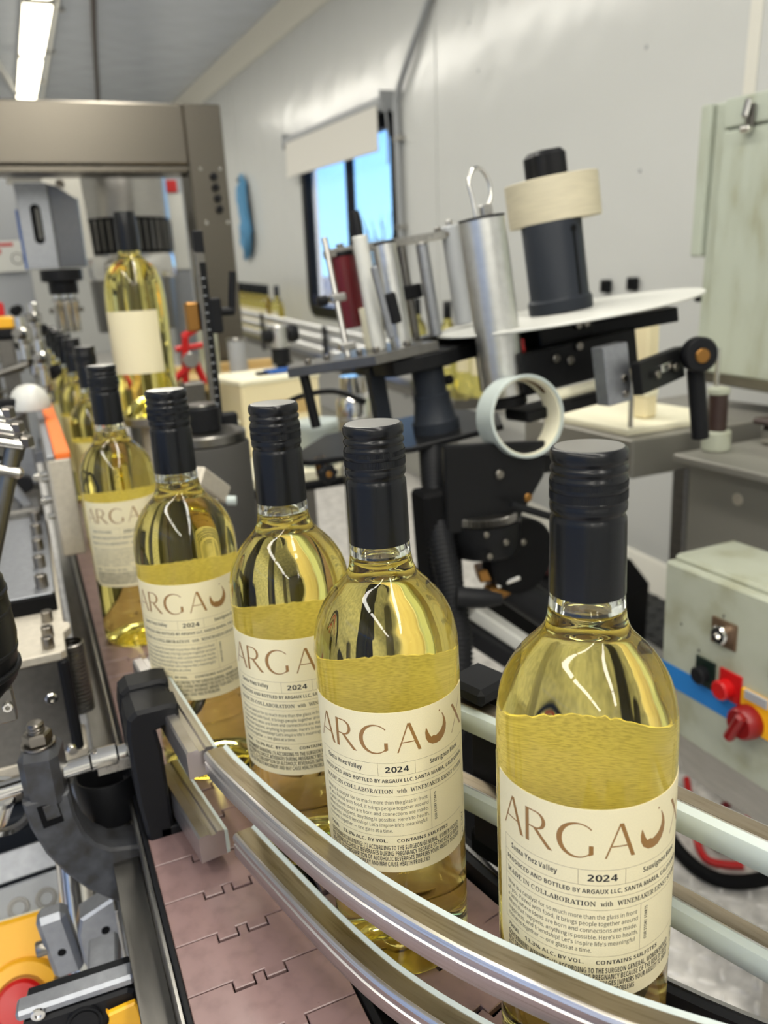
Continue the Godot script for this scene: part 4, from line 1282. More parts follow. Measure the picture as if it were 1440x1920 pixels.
	part(c1, "jacket", G.new().tube(smooth(pts([0.52, CEIL - 0.015, -4.0, 0.60, CEIL - 0.015, -4.7, 0.70, CEIL - 0.016, -5.7, 0.90, CEIL - 0.015, -7.6, 1.0, CEIL - 0.015, -8.8])), 0.014, 10), M.brown)
	var c2 := thing("conduit", "thin grey conduit on the ceiling next to the strip lamps", "conduit", Vector3())
	c2.transform = room
	part(c2, "pipe", G.new().tube(pts([0.445, CEIL - 0.014, -4.0, 0.45, CEIL - 0.014, -5.2, 0.475, CEIL - 0.014, -7.4, 0.48, CEIL - 0.014, -9.3]), 0.012, 10), M.grey_plastic)
	for z: float in [-5.0, -5.95, -6.9]:
		part(c2, "strap", G.new().box(Vector3(0.457, CEIL - 0.011, z), Vector3(0.06, 0.024, 0.02), 0.003), M.steel)
	var c3 := thing("conduit", "second ceiling conduit at the top left corner, slanting off left", "conduit", Vector3())
	c3.transform = room
	part(c3, "pipe", G.new().tube(pts([0.08, CEIL - 0.026, -5.7, 0.255, CEIL - 0.026, -7.2]), 0.022, 10), M.grey_plastic)
	# lamps
	lamp(-6.60, "far strip lamp on the ceiling, its end over the steel portal")
	lamp(-5.37, "nearer of the two lit strip lamps at the top left")
	for q: Array in [[-4.10, "third strip lamp from the far end, over the middle of the line"], [-2.88, "strip lamp on the ceiling over the filler portal"], [-1.66, "strip lamp on the ceiling over the raised bottle"], [-0.44, "strip lamp on the ceiling over the nearest bottles"], [0.78, "strip lamp on the ceiling behind the camera, by the open doors"]]:
		lamp(q[0], q[1])
	for q: Array in [[-0.44, "lamp of the second row, over the left edge of the line"], [0.78, "lamp of the second row, beside the open door"], [1.98, "lamp of the second row, by the rear wall"]]:
		lamp(q[0], q[1], -0.75)
	lamp(1.98, "strip lamp on the ceiling by the rear wall, last of the first row")
	lamp(-7.83, "last strip lamp of the line, behind the steel portal")
	# outlets and cloth on the wall
	for q: Array in [[0.229, -1.955, "left black socket on the white wall behind the disc"], [0.238, -1.841, "right black socket on the white wall behind the disc"]]:
		var o := thing("wall_socket", q[2], "socket", Vector3(), "sockets above the disc")
		o.transform = room * Transform3D(Basis(), Vector3(WALL, q[0], q[1]))
		part(o, "body", G.new().box(Vector3(-0.010, 0, 0), Vector3(0.02, 0.036, 0.036), 0.004), M.black_plastic)
		part(o, "insert", G.new().box(Vector3(-0.0205, 0, 0), Vector3(0.003, 0.022, 0.022), 0.001), M.black_dull)
	var cl := thing("cloth", "blue cloth hanging on the white wall right of the steel portal", "cloth", Vector3())
	cl.transform = room * Transform3D(Basis(), Vector3(WALL - 0.02, 0.61, -5.85))
	part(cl, "hook", G.new().to(along(Vector3.LEFT, Vector3(0.02, 0.23, -0.05))).cyl(0.012, 0, 0.05, 12), M.steel)
	var fold := G.new()
	for w2: Array in [[0.0, 0.22, 0.03, 0.0, -0.02], [0.05, 0.20, 0.10, -0.12, 0.06], [-0.02, -0.02, 0.06, -0.24, -0.10], [0.04, -0.02, 0.15, -0.22, -0.02]]:
		fold.sweep(pv([-0.085, -0.014, 0.0, -0.034, 0.085, -0.014, 0.07, 0.014, 0.0, 0.0, -0.07, 0.014]), smooth(pts([-0.01, w2[1] , -0.05 + w2[0], -0.03, (w2[1] + w2[3]) / 2, w2[2] * 0.5, -0.01, w2[3], w2[4]])), Vector3(-1, 0, 0))
	part(cl, "folds", fold, M.blue_cloth)


# ---------- label applicator: built in its own tilted axes, origin at the disc's centre ----------
func labeller() -> void:
	var B := Basis(Vector3(0.99402, 0.10907, -0.00545), Vector3(-0.10921, 0.99278, -0.04964), Vector3(0, 0.04994, 0.99875))
	var O := Vector3(0.658, 0.315, -0.891)
	var L := thing("label_applicator", "tilted black label applicator with a white disc and upright aluminium rollers", "labelling machine", O, "", B)
	var Y := Transform3D()
	part(L, "supply_disc", G.new().lathe(pv([0, -0.0035, 0.1705, -0.0035, 0.1715, -0.0025, 0.1715, -0.001, 0.1705, 0, 0, 0]), 90), M.white_plastic).set_meta("label", "thin white supply disc")
	var hub := part(L, "spool_hub", G.new().at(0.002, 0, -0.012).lathe(pv([0, 0.0, 0.040, 0.0, 0.042, 0.002, 0.042, 0.016, 0.040, 0.018, 0.0385, 0.021, 0.0385, 0.112, 0.0375, 0.1135, 0, 0.1135]), 48), M.grey_blue)
	part(hub, "slot", G.new().to(Transform3D(Basis(Vector3.UP, 0.12), Vector3(0.002, 0, -0.012))).box(Vector3(0, 0.062, 0.0386), Vector3(0.004, 0.085, 0.001), 0.0003), M.black_dull)
	part(hub, "slot_eye", G.new().to(Transform3D(Basis(Vector3.UP, 0.12) * Basis(Vector3.RIGHT, PI / 2), Basis(Vector3.UP, 0.12) * Vector3(0, 0.101, 0.0382) + Vector3(0.002, 0, -0.012))).cyl(0.0045, 0, 0.0012, 14, 0.0002), M.black_dull)
	var lobes := PackedVector2Array()
	for i in 60:
		var a := TAU * i / 60.0
		var r := 0.0265 + 0.0025 * cos(a * 5.0)
		lobes.append(Vector2(cos(a), sin(a)) * r)
	part(hub, "lobed_knob", G.new().to(Transform3D(Basis(Vector3.RIGHT, Vector3.FORWARD, Vector3.UP), Vector3(0.022, 0.113, -0.035))).prism(lobes, 0.089, 0.006), M.black_plastic)
	# rollers: x, z, y0, y1, radius, name, material
	for q: Array in [[-0.138, 0.050, -0.078, 0.127, 0.0268, "big_roller", "aluminium"], [-0.2285, -0.028, -0.004, 0.122, 0.0137, "roller", "aluminium"], [-0.1625, -0.060, 0.0, 0.115, 0.0082, "roller", "aluminium_matt"]]:
		var r := part(L, q[5], G.new().at(q[0], 0, q[1]).cyl(q[4], q[2], q[3], 48, 0.001), M[q[6]])
		part(r, "end_cap", G.new().at(q[0], 0, q[1]).cyl(q[4] * 1.01, q[3], q[3] + 0.0022, 40, 0.0005), M.black_plastic if q[5] != "roller" or q[4] > 0.01 else M.steel)
	part(L, "foot_cap", G.new().at(-0.138, 0, 0.050).cyl(0.0255, -0.092, -0.0785, 40, 0.002), M.black_plastic)
	part(L, "wire_loop", G.new().tube(smooth(pts([-0.146, 0.128, 0.052, -0.146, 0.150, 0.050, -0.147, 0.168, 0.048, -0.140, 0.180, 0.047, -0.131, 0.183, 0.046, -0.123, 0.177, 0.045, -0.118, 0.165, 0.045, -0.119, 0.150, 0.046, -0.124, 0.142, 0.047])), 0.0022, 10), M.chrome)
	part(L, "loop_clip", G.new().box(Vector3(-0.129, 0.1355, 0.048), Vector3(0.014, 0.013, 0.008), 0.001), M.steel)
	part(L, "guide_post", G.new().at(-0.2565, 0, -0.034).cyl(0.0092, 0.0, 0.1355, 28, 0.001), M.white_plastic)
	part(L, "post_handle", G.new().to(along(Vector3(0.03, 1, -0.08), Vector3(-0.2505, 0.1345, -0.050))).lathe(pv([0, 0, 0.0062, 0, 0.0066, 0.012, 0.0060, 0.026, 0.0052, 0.031, 0, 0.032]), 20), M.black_plastic)
	part(L, "thin_rod", G.new().tube(pts([-0.301, 0.0, -0.029, -0.2885, 0.1415, -0.066]), 0.0036, 14), M.steel)
	for y: float in [0.012, 0.070]:
		part(L, "rod_clamp", G.new().box(Vector3(-0.299 + y * 0.09, y, -0.031 - y * 0.26), Vector3(0.020, 0.010, 0.014), 0.002), M.steel)
	part(L, "clamp_knob", G.new().to(along(Vector3.LEFT, Vector3(-0.305, 0.070, -0.05))).cyl(0.006, 0, 0.014, 12, 0.002), M.black_plastic)
	part(L, "red_roller", G.new().at(-0.260, 0, -0.093).cyl(0.0165, 0.030, 0.118, 32, 0.001), M.dark_red)
	part(L, "red_roller_cap", G.new().at(-0.260, 0, -0.093).cyl(0.0168, 0.118, 0.124, 32, 0.001), M.black_plastic)
	part(L, "paper_core", G.new().at(-0.243, 0, -0.075).cyl(0.014, 0.0, 0.052, 28, 0.001), M.cream_paper)
	part(L, "cross_bar", G.new().to(Transform3D(Basis(Vector3.UP, -0.01), Vector3(-0.199, 0.1235, -0.088))).box(Vector3(), Vector3(0.168, 0.010, 0.016), 0.001), M.steel)
	part(L, "bar_bolt", G.new().to(along(Vector3.RIGHT, Vector3(-0.1155, 0.1235, -0.088))).cyl(0.004, 0, 0.010, 12), M.bolt_steel)
	for x: float in [-0.262, -0.122]:
		part(L, "bar_bolt", G.new().at(x, 0.1285, -0.088).cyl(0.0045, 0, 0.005, 12), M.bolt_steel)
	part(L, "brown_rod", G.new().at(-0.178, 0, -0.088).cyl(0.0056, 0.0, 0.119, 20, 0.001), M.steel_dark)
	part(L, "rod_block", G.new().box(Vector3(-0.178, 0.060, -0.088), Vector3(0.032, 0.018, 0.02), 0.002), M.black_plastic)
	part(L, "pale_roller", G.new().at(-0.100, 0, -0.094).cyl(0.0122, 0.004, 0.134, 28, 0.002), M.grey_plastic)
	part(L, "roller_stud", G.new().at(-0.100, 0, -0.094).cyl(0.004, 0.134, 0.141, 12, 0.001), M.steel)
	var lev := part(L, "sensor_fork", G.new().to(Transform3D(rot(0, 0, 5), Vector3(-0.254, 0.055, -0.005))).box(Vector3(), Vector3(0.0075, 0.085, 0.008), 0.001), M.aluminium_matt)
	part(lev, "sensor_eye", G.new().to(Transform3D(rot(0, 0, 5), Vector3(-0.2435, 0.047, -0.003))).box(Vector3(), Vector3(0.014, 0.036, 0.010), 0.002), M.black_plastic)
	# deck plates
	part(L, "grey_deck", G.new().to(Transform3D(Basis(Vector3.RIGHT, Vector3.FORWARD, Vector3.UP), Vector3(0, -0.012, 0))).prism(pv([-0.372, 0.055, -0.352, 0.105, -0.29, 0.12, -0.20, 0.12, -0.20, -0.015, -0.288, -0.024]), 0.012, 0.001), M.steel_dark)
	part(L, "black_deck", G.new().to(Transform3D(Basis(Vector3.RIGHT, Vector3.FORWARD, Vector3.UP), Vector3(0, -0.0315, 0))).prism(pv([-0.268, 0.002, -0.262, -0.012, -0.225, -0.022, -0.19, -0.02, -0.165, -0.004, -0.10, 0.0, -0.03, 0.0, 0.02, 0.05, -0.02, 0.13, -0.21, 0.13, -0.268, 0.10]), 0.0195, 0.002), M.black_paint)
	part(L, "rear_rail", G.new().box(Vector3(-0.13, -0.006, -0.098), Vector3(0.13, 0.012, 0.03), 0.002), M.steel_dark)
	for q: Array in [[-0.345, -0.052], [-0.318, -0.058], [-0.285, -0.03], [-0.27, -0.012], [-0.232, -0.004]]:
		part(L, "deck_bolt", G.new().at(q[0], 0.0, q[1]).cyl(0.0042, 0, 0.006, 14, 0.001), M.bolt_steel)
	# legs, column, shelf
	part(L, "slanted_leg", G.new().tube(pts([-0.352, -0.012, -0.056, -0.350, -0.078, -0.055]), 0.0065, 6), M.black_paint)
	part(L, "square_leg", G.new().box(Vector3(-0.262, -0.062, -0.05), Vector3(0.020, 0.085, 0.018), 0.001), M.grey_blue)
	part(L, "column", G.new().at(-0.207, 0, -0.012).lathe(pv([0, -0.112, 0.030, -0.112, 0.030, -0.099, 0.027, -0.096, 0.0235, -0.075, 0.0235, -0.066, 0.0205, -0.064, 0.0205, -0.030, 0, -0.030]), 36), M.grey_blue)
	part(L, "column_knob", G.new().to(along(Vector3.RIGHT, Vector3(-0.186, -0.053, -0.012))).cyl(0.006, 0, 0.012, 12, 0.002), M.black_plastic)
	part(L, "shelf_plate", G.new().to(Transform3D(Basis(Vector3.RIGHT, Vector3.FORWARD, Vector3.UP), Vector3(0, -0.119, 0))).prism(pv([-0.392, 0.075, -0.375, 0.03, -0.27, -0.045, -0.15, -0.055, -0.11, 0.02, -0.12, 0.15, -0.3, 0.18]), 0.007, 0.001), M.black_paint)
	part(L, "shelf_knob_stem", G.new().at(-0.360, 0, -0.036).cyl(0.008, -0.136, -0.112, 16, 0.001), M.brass)
	var lob := PackedVector2Array()
	for i in 48:
		var a := TAU * i / 48.0
		lob.append(Vector2(cos(a), sin(a)) * (0.0115 + 0.0012 * cos(a * 7.0)))
	part(L, "shelf_knob", G.new().to(facing(Vector3(0.1, 0.0, 1), Vector3(-0.360, -0.131, -0.026))).prism(lob, 0.012, 0.002), M.black_plastic)
	part(L, "shelf_knob_nut", G.new().to(along(Vector3(0.1, 0, 1), Vector3(-0.3595, -0.131, -0.0145))).cyl(0.004, 0, 0.0015, 12, 0.0003), M.brass)
	# drive under the disc
	part(L, "turntable_block", G.new().box(Vector3(-0.02, -0.018, 0.0), Vector3(0.13, 0.026, 0.12), 0.002), M.black_paint)
	part(L, "side_bar", G.new().to(Transform3D(rot(0, -24, 0), Vector3(0.045, -0.024, 0.055))).box(Vector3(), Vector3(0.125, 0.018, 0.05), 0.001), M.black_paint)
	part(L, "lower_beam", G.new().box(Vector3(-0.045, -0.055, 0.03), Vector3(0.17, 0.05, 0.11), 0.002), M.black_paint)
	part(L, "web_roller", G.new().to(along(Vector3.RIGHT, Vector3(-0.105, -0.088, 0.085))).cyl(0.007, 0, 0.075, 20, 0.001), M.cream_paper)
	part(L, "lower_bar", G.new().box(Vector3(-0.08, -0.103, 0.07), Vector3(0.12, 0.014, 0.05), 0.002), M.black_paint)
	for q: Array in [[-0.085, -0.044], [-0.065, -0.05], [-0.05, -0.036], [-0.03, -0.014], [-0.018, -0.014]]:
		part(L, "beam_bolt", G.new().to(along(Vector3.BACK, Vector3(q[0], q[1], 0.0855 if q[1] < -0.02 else 0.061))).cyl(0.005, 0, 0.005, 14, 0.001), M.bolt_steel)
	part(L, "red_mark", G.new().box(Vector3(-0.112, -0.030, 0.060), Vector3(0.006, 0.030, 0.006), 0.001), M.red)
	# dancer arm at the right
	var blk := part(L, "arm_block", G.new().box(Vector3(-0.060, -0.066, 0.155), Vector3(0.034, 0.066, 0.022), 0.001), M.aluminium_matt)
	for y: float in [-0.072, -0.090]:
		part(blk, "block_bolt", G.new().to(along(Vector3.BACK, Vector3(-0.053, y, 0.166))).cyl(0.0042, 0, 0.003, 16, 0.0006), M.bolt_steel)
	part(L, "slotted_arm", G.new().to(Transform3D(rot(0, 20, 0), Vector3(-0.004, -0.073, 0.1675))).box(Vector3(), Vector3(0.102, 0.036, 0.012), 0.001), M.black_paint)
	part(L, "arm_slot", G.new().to(Transform3D(rot(0, 20, 0), Vector3(0.006, -0.071, 0.171))).box(Vector3(), Vector3(0.030, 0.009, 0.003), 0.001), M.chrome)
	for x: float in [-0.022, 0.018]:
		part(L, "arm_bolt", G.new().to(along(Vector3(0.34, 0, 0.94), Vector3(x, -0.074, 0.176 - x * 0.36))).cyl(0.0048, 0, 0.003, 16, 0.0006), M.bolt_steel)
	part(L, "arm_wheel", G.new().to(along(Vector3(-0.35, 0.0, 0.94), Vector3(0.055, -0.066, 0.165))).lathe(pv([0, 0, 0.018, 0, 0.0205, 0.003, 0.0205, 0.014, 0.018, 0.017, 0.008, 0.017, 0.008, 0.012, 0, 0.012]), 32), M.black_plastic)
	part(L, "wheel_hub", G.new().to(along(Vector3(-0.35, 0.0, 0.94), Vector3(0.0495, -0.067, 0.180))).cyl(0.0085, 0, 0.004, 16, 0.001), M.brass)
	part(L, "wheel_post", G.new().at(0.060, 0, 0.158).cyl(0.0105, -0.17, -0.085, 20, 0.001), M.black_plastic)
	# head drive: world axes are simpler below the deck
	var H := thing("label_head_drive", "black motor and gear housing hanging under the label applicator beside the corrugated hose", "machine drive", Vector3(0.47, 0.10, -0.79))
	part(H, "side_plate", G.new().to(Transform3D(Basis(Vector3.UP, -0.15), Vector3(0, 0, 0.004))).prism(pv([-0.055, 0.085, 0.070, 0.077, 0.068, 0.036, 0.030, -0.022, -0.055, -0.02]), 0.012, 0.002), M.black_paint)
	part(H, "plate_bolt", G.new().to(along(Vector3.BACK, Vector3(0.008, 0.045, 0.018))).cyl(0.0055, 0, 0.004, 16, 0.001), M.bolt_steel)
	part(H, "brass_pin", G.new().to(along(Vector3.BACK, Vector3(0.045, 0.012, 0.020))).cyl(0.0055, 0, 0.004, 16, 0.001), M.brass)
	part(H, "side_arm", G.new().box(Vector3(0.10, 0.042, -0.01), Vector3(0.10, 0.022, 0.02), 0.002), M.black_paint)
	var teeth := PackedVector2Array()
	for i in 120:
		var a := TAU * i / 120.0
		teeth.append(Vector2(cos(a), sin(a)) * (0.044 if i % 2 == 0 else 0.0415))
	part(H, "toothed_ring", G.new().to(Transform3D(Basis(Vector3.RIGHT, Vector3.FORWARD, Vector3.UP), Vector3(0.0, -0.014, -0.01))).prism(teeth, 0.010, 0.001), M.steel_dark)
	part(H, "motor_body", G.new().at(0.002, 0, -0.01).lathe(pv([0, -0.055, 0.040, -0.055, 0.044, -0.05, 0.046, -0.03, 0.046, -0.015, 0, -0.015]), 36), M.black_paint)
	part(H, "round_guard", G.new().to(facing(Vector3(0.1, 0.0, 1), Vector3(0.038, -0.062, -0.006))).prism(disc2(0.047, 40), 0.028, 0.004), M.black_dull)
	part(H, "clamp_lever", G.new().tube(pts([0.012, 0.012, 0.036, 0.036, 0.002, 0.040, 0.064, -0.010, 0.042]), 0.0046, 12), M.black_plastic)
	for q: Array in [[-0.022, -0.018], [0.004, -0.032], [0.028, -0.036], [-0.018, -0.045]]:
		part(H, "ring_bolt", G.new().to(along(Vector3.BACK, Vector3(q[0], q[1], 0.036))).cyl(0.0036, 0, 0.003, 14, 0.0005), M.bolt_steel)
	part(H, "brass_block", G.new().to(Transform3D(rot(0, -20, 10), Vector3(0.008, -0.078, 0.0))).box(Vector3(), Vector3(0.04, 0.016, 0.03), 0.002), M.brass)
	part(H, "brass_shaft", G.new().to(along(Vector3(1, 0.2, 0.1), Vector3(0.0, -0.108, 0.0))).cyl(0.012, 0, 0.062, 20, 0.002), M.brass)
	part(H, "tie_rod", G.new().to(along(Vector3(1, 0.3, 0.3), Vector3(0.002, -0.092, 0.018))).cyl(0.0035, 0, 0.03, 12), M.chrome)
	part(H, "roller_cylinder", G.new().to(along(Vector3(0.72, -0.62, 0.3), Vector3(0.025, -0.098, -0.01))).cyl(0.0215, 0, 0.13, 28, 0.002), M.black_plastic)
	part(H, "slide_bar", G.new().to(along(Vector3(0.72, -0.62, 0.3), Vector3(-0.012, -0.132, -0.02), 0.5)).box(Vector3(0, 0.075, 0), Vector3(0.018, 0.15, 0.022), 0.002), M.white_plastic)
	part(H, "slide_base", G.new().to(along(Vector3(0.72, -0.62, 0.3), Vector3(-0.026, -0.150, -0.02), 0.5)).box(Vector3(0, 0.085, 0), Vector3(0.022, 0.19, 0.03), 0.002), M.black_plastic)
	part(H, "mast", G.new().to(Transform3D(rot(0, 0, 2), Vector3(-0.052, -0.12, -0.02))).box(Vector3(), Vector3(0.045, 0.30, 0.04), 0.004), M.black_dull)
	part(H, "mast_foot", G.new().box(Vector3(-0.05, -0.50, -0.02), Vector3(0.05, 0.46, 0.05), 0.004), M.black_dull)
	part(H, "pointed_grip", G.new().to(along(Vector3(0.9, -0.1, 0.4), Vector3(-0.075, -0.075, 0.06))).lathe(pv([0, 0, 0.012, 0, 0.011, 0.03, 0.006, 0.05, 0, 0.052]), 16), M.black_plastic)
	# corrugated hose
	var hose_path := smooth(pts([0.434, 0.170, -0.852, 0.420, 0.118, -0.820, 0.409, 0.063, -0.787, 0.405, 0.011, -0.758, 0.398, -0.034, -0.735, 0.388, -0.075, -0.722, 0.375, -0.13, -0.72, 0.36, -0.20, -0.74, 0.35, -0.32, -0.78]), 12)
	var even := PackedVector3Array([hose_path[0]])
	for v in hose_path:
		while even[even.size() - 1].distance_to(v) > 0.0026:
			even.append(even[even.size() - 1].move_toward(v, 0.0026))
	var hs := thing("corrugated_hose", "black corrugated hose hanging down in front of the machine drive", "hose", Vector3())
	part(hs, "ribbed_wall", G.new().tube(even, 0.0170, 20, 0.005), M.black_plastic)
	# label roll and the ring of clear tape
	var roll := thing("label_roll", "cream roll of labels high on the dark spool hub", "label roll", O + B * Vector3(0.0225, 0.113, -0.031), "", B)
	part(roll, "wound_labels", G.new().lathe(pv([0.0275, 0.0, 0.0595, 0.0, 0.0602, 0.0006, 0.0602, 0.0532, 0.0595, 0.0538, 0.0275, 0.0538]), 64, true), M.label_web)
	var ring := thing("liner_ring", "ring of clear and white liner tape hanging under the big aluminium roller", "tape ring", Vector3(0.515, 0.206, -0.783), "", along(Vector3(-0.05, 0.14, 0.92), Vector3()).basis)
	part(ring, "outer_wrap", G.new().pipe(0.0478, 0.0446, -0.019, 0.019, 56, 0.0008), M.uhmw)
	part(ring, "inner_core", G.new().pipe(0.0445, 0.0428, -0.016, 0.016, 56, 0.0006), M.cream_paper)
	part(ring, "brown_band", G.new().lathe(pv([0.0424, -0.004, 0.0427, -0.004, 0.0427, 0.004, 0.0424, 0.004]), 20, true, 0.6, 2.2), M.brass)


# ---------- right side: control box, steel counter, wall cabinet, white board ----------
func right_side() -> void:
	# control box: front faces the line (-x)
	var b := thing("control_box", "grey control box with buttons, a key switch and a strip of blue tape", "control box", Vector3(0.70, -0.215, -0.56))
	part(b, "body", G.new().box(Vector3(0.052, 0.117, 0.0), Vector3(0.10, 0.234, 0.33), 0.004), M.machine_grey)
	part(b, "door", G.new().box(Vector3(-0.007, 0.115, 0.0), Vector3(0.014, 0.228, 0.324), 0.003), M.machine_grey)
	part(b, "lower_tray", G.new().to(Transform3D(Basis(Vector3.RIGHT, Vector3.UP, Vector3.BACK), Vector3(0, 0, -0.16))).prism(pv([0.0, -0.002, 0.10, -0.002, 0.10, -0.10, 0.03, -0.085]), 0.32, 0.002), M.steel)
	part(b, "blue_tape", G.new().box(Vector3(-0.0143, 0.079, -0.070), Vector3(0.0006, 0.030, 0.184), 0.0001), M.blue_tape)
	var out := func(y: float, z: float) -> Transform3D: return along(Vector3.LEFT, Vector3(-0.014, y, z))
	var key := part(b, "key_switch", G.new().box(Vector3(-0.0155, 0.169, -0.063), Vector3(0.003, 0.032, 0.036), 0.0006), M.brown_plate)
	part(key, "key_barrel", G.new().to(out.call(0.169, -0.063)).lathe(pv([0.0, 0.0, 0.0115, 0.0, 0.0115, 0.010, 0.0095, 0.012, 0.004, 0.012, 0.004, 0.008, 0, 0.008]), 24), M.chrome)
	var gr := part(b, "start_button", G.new().box(Vector3(-0.0155, 0.108, -0.087), Vector3(0.003, 0.036, 0.030), 0.0006), M.green_dark)
	part(gr, "button_cap", G.new().to(out.call(0.106, -0.089)).cyl(0.011, 0, 0.014, 24, 0.002), M.black_plastic)
	var rd := part(b, "stop_button", G.new().box(Vector3(-0.0155, 0.108, -0.049), Vector3(0.003, 0.036, 0.032), 0.0006), M.red)
	part(rd, "button_cap", G.new().to(out.call(0.104, -0.053)).cyl(0.012, 0, 0.016, 24, 0.002), M.red)
	var sw := part(b, "main_switch", G.new().box(Vector3(-0.0165, 0.092, -0.008), Vector3(0.005, 0.048, 0.046), 0.001), M.yellow)
	part(sw, "switch_plate", G.new().box(Vector3(-0.0185, 0.111, -0.010), Vector3(0.003, 0.012, 0.032), 0.001), M.grey_plastic)
	part(sw, "rotary_knob", G.new().to(out.call(0.081, -0.016)).lathe(pv([0.0, 0.004, 0.0195, 0.004, 0.020, 0.008, 0.0185, 0.020, 0.016, 0.023, 0, 0.023]), 30), M.knob_red)
	part(sw, "knob_bar", G.new().to(Transform3D(rot(25, 0, 0), Vector3(-0.041, 0.079, -0.016))).box(Vector3(), Vector3(0.012, 0.042, 0.011), 0.003), M.knob_red)
	part(b, "dark_button", G.new().box(Vector3(-0.0155, 0.158, 0.012), Vector3(0.003, 0.03, 0.02), 0.0006), M.green_dark)
	part(b, "side_lamp", G.new().box(Vector3(-0.0155, 0.118, 0.018), Vector3(0.003, 0.02, 0.02), 0.0006), M.steel_dark)
	for q: Array in [[0.132, -0.10], [0.19, -0.066], [0.155, -0.13]]:
		part(b, "screw", G.new().to(out.call(q[0], q[1])).cyl(0.0018, 0, 0.0010, 10, 0.0003), M.steel_dark)
	part(b, "post", G.new().box(Vector3(0.05, -0.24, 0.02), Vector3(0.05, 0.32, 0.05), 0.003), M.steel)
	# stainless block behind the control box
	var s := thing("steel_counter", "dull stainless counter block behind the grey control box", "counter", Vector3(0.88, -0.532, -0.60))
	part(s, "top", G.new().box(Vector3(0.18, 0.618, 0.0), Vector3(0.38, 0.012, 0.62), 0.002), M.steel_dull)
	part(s, "front", G.new().box(Vector3(0.02, 0.492, 0.0), Vector3(0.012, 0.24, 0.60), 0.002), M.steel_dull)
	part(s, "end_panel", G.new().box(Vector3(0.18, 0.492, -0.296), Vector3(0.32, 0.24, 0.010), 0.002), M.steel_dull)
	for z: float in [-0.27, 0.27]:
		part(s, "leg", G.new().box(Vector3(0.34, 0.19, z), Vector3(0.035, 0.40, 0.035), 0.002), M.steel_dark)
	part(s, "knock_out", G.new().to(along(Vector3.LEFT, Vector3(0.0145, 0.572, -0.205))).cyl(0.009, 0, 0.002, 20, 0.0005), M.aluminium_pale)
	var pot := thing("filter_pot", "small white pot with a dark brown plug on the steel counter", "pot", Vector3(0.935, 0.0925, -0.89))
	part(pot, "base", G.new().cyl(0.021, 0.0, 0.030, 28, 0.002), M.machine_grey)
	part(pot, "plug", G.new().cyl(0.014, 0.030, 0.088, 24, 0.001), M.brown)
	part(pot, "flange", G.new().cyl(0.016, 0.085, 0.094, 24, 0.001), M.machine_grey)
	var tk := thing("steel_tray", "shiny steel tray on the counter under the wall cabinet", "tray", Vector3(1.09, 0.0925, -0.62))
	part(tk, "tray", G.new().box(Vector3(0, 0.015, 0.0), Vector3(0.16, 0.03, 0.52), 0.006), M.chrome)
	part(tk, "lid", G.new().box(Vector3(0.0, 0.036, 0.0), Vector3(0.17, 0.010, 0.54), 0.004), M.brown)
	part(tk, "rim", G.new().box(Vector3(0.0, 0.048, 0.02), Vector3(0.15, 0.012, 0.50), 0.005), M.white_plastic)
	# wall cabinet
	var c := thing("wall_cabinet", "worn grey green metal cabinet with a toggle latch on the wall at right", "cabinet", Vector3())
	c.transform = room * Transform3D(Basis(), Vector3(1.15, 0.125, -1.148))
	var cx := 0.225
	part(c, "body", G.new().box(Vector3(cx, 0.225, 0.36), Vector3(0.45, 0.45, 0.72), 0.004), M.cabinet_grey)
	part(c, "lid", G.new().box(Vector3(-0.004, 0.4285, 0.375), Vector3(0.012, 0.046, 0.69), 0.003), M.cabinet_grey)
	part(c, "door", G.new().box(Vector3(-0.004, 0.20, 0.375), Vector3(0.012, 0.404, 0.69), 0.003), M.cabinet_grey)
	part(c, "side_flange", G.new().box(Vector3(0.006, 0.325, -0.013), Vector3(0.03, 0.25, 0.025), 0.003), M.cabinet_grey)
	var la := part(c, "latch", G.new().box(Vector3(-0.014, 0.418, 0.090), Vector3(0.006, 0.034, 0.016), 0.001), M.steel_dark)
	part(la, "toggle", G.new().to(Transform3D(rot(0, 0, -12), Vector3(-0.022, 0.429, 0.088))).box(Vector3(), Vector3(0.008, 0.030, 0.013), 0.003), M.chrome)
	part(la, "hasp", G.new().to(along(Vector3.BACK, Vector3(-0.020, 0.398, 0.080))).cyl(0.006, 0, 0.018, 16, 0.001), M.chrome)
	part(c, "knob", G.new().to(along(Vector3.FORWARD, Vector3(0.01, 0.125, 0.0))).cyl(0.006, 0, 0.02, 14, 0.002), M.black_plastic)
	part(c, "bottom_rail", G.new().box(Vector3(0.10, -0.012, 0.36), Vector3(0.20, 0.024, 0.72), 0.003), M.steel_dark)
	# white board on rods over a steel shelf
	var t := thing("side_table", "steel side table under the disc with a white board on top", "table", Vector3(0.965, -0.60, -1.12))
	part(t, "steel_top", G.new().box(Vector3(0.08, 0.675, 0.0), Vector3(0.40, 0.062, 0.30), 0.002), M.steel_dull)
	part(t, "white_board", G.new().box(Vector3(0.0, 0.7125, 0.0), Vector3(0.215, 0.012, 0.245), 0.002), M.cream_paper)
	for q: Array in [[-0.05, -0.12], [0.25, 0.11], [0.25, -0.11]]:
		part(t, "leg", G.new().box(Vector3(q[0], 0.335, q[1]), Vector3(0.04, 0.72, 0.04), 0.003), M.steel_dark)
	for q: Array in [[-0.095, 0.115], [0.085, 0.115]]:
		part(t, "support_rod", G.new().at(q[0], 0, q[1]).cyl(0.004, 0.70, 0.83, 12), M.chrome)
		part(t, "rod_foot", G.new().at(q[0], 0, q[1]).cyl(0.009, 0.69, 0.705, 14), M.aluminium_pale)
	var wr := thing("paper_bundle", "cream paper bundle leaning behind the black side bar of the applicator", "paper", Vector3(0.947, 0.1195, -1.06), "", rot(0, 8, 0))
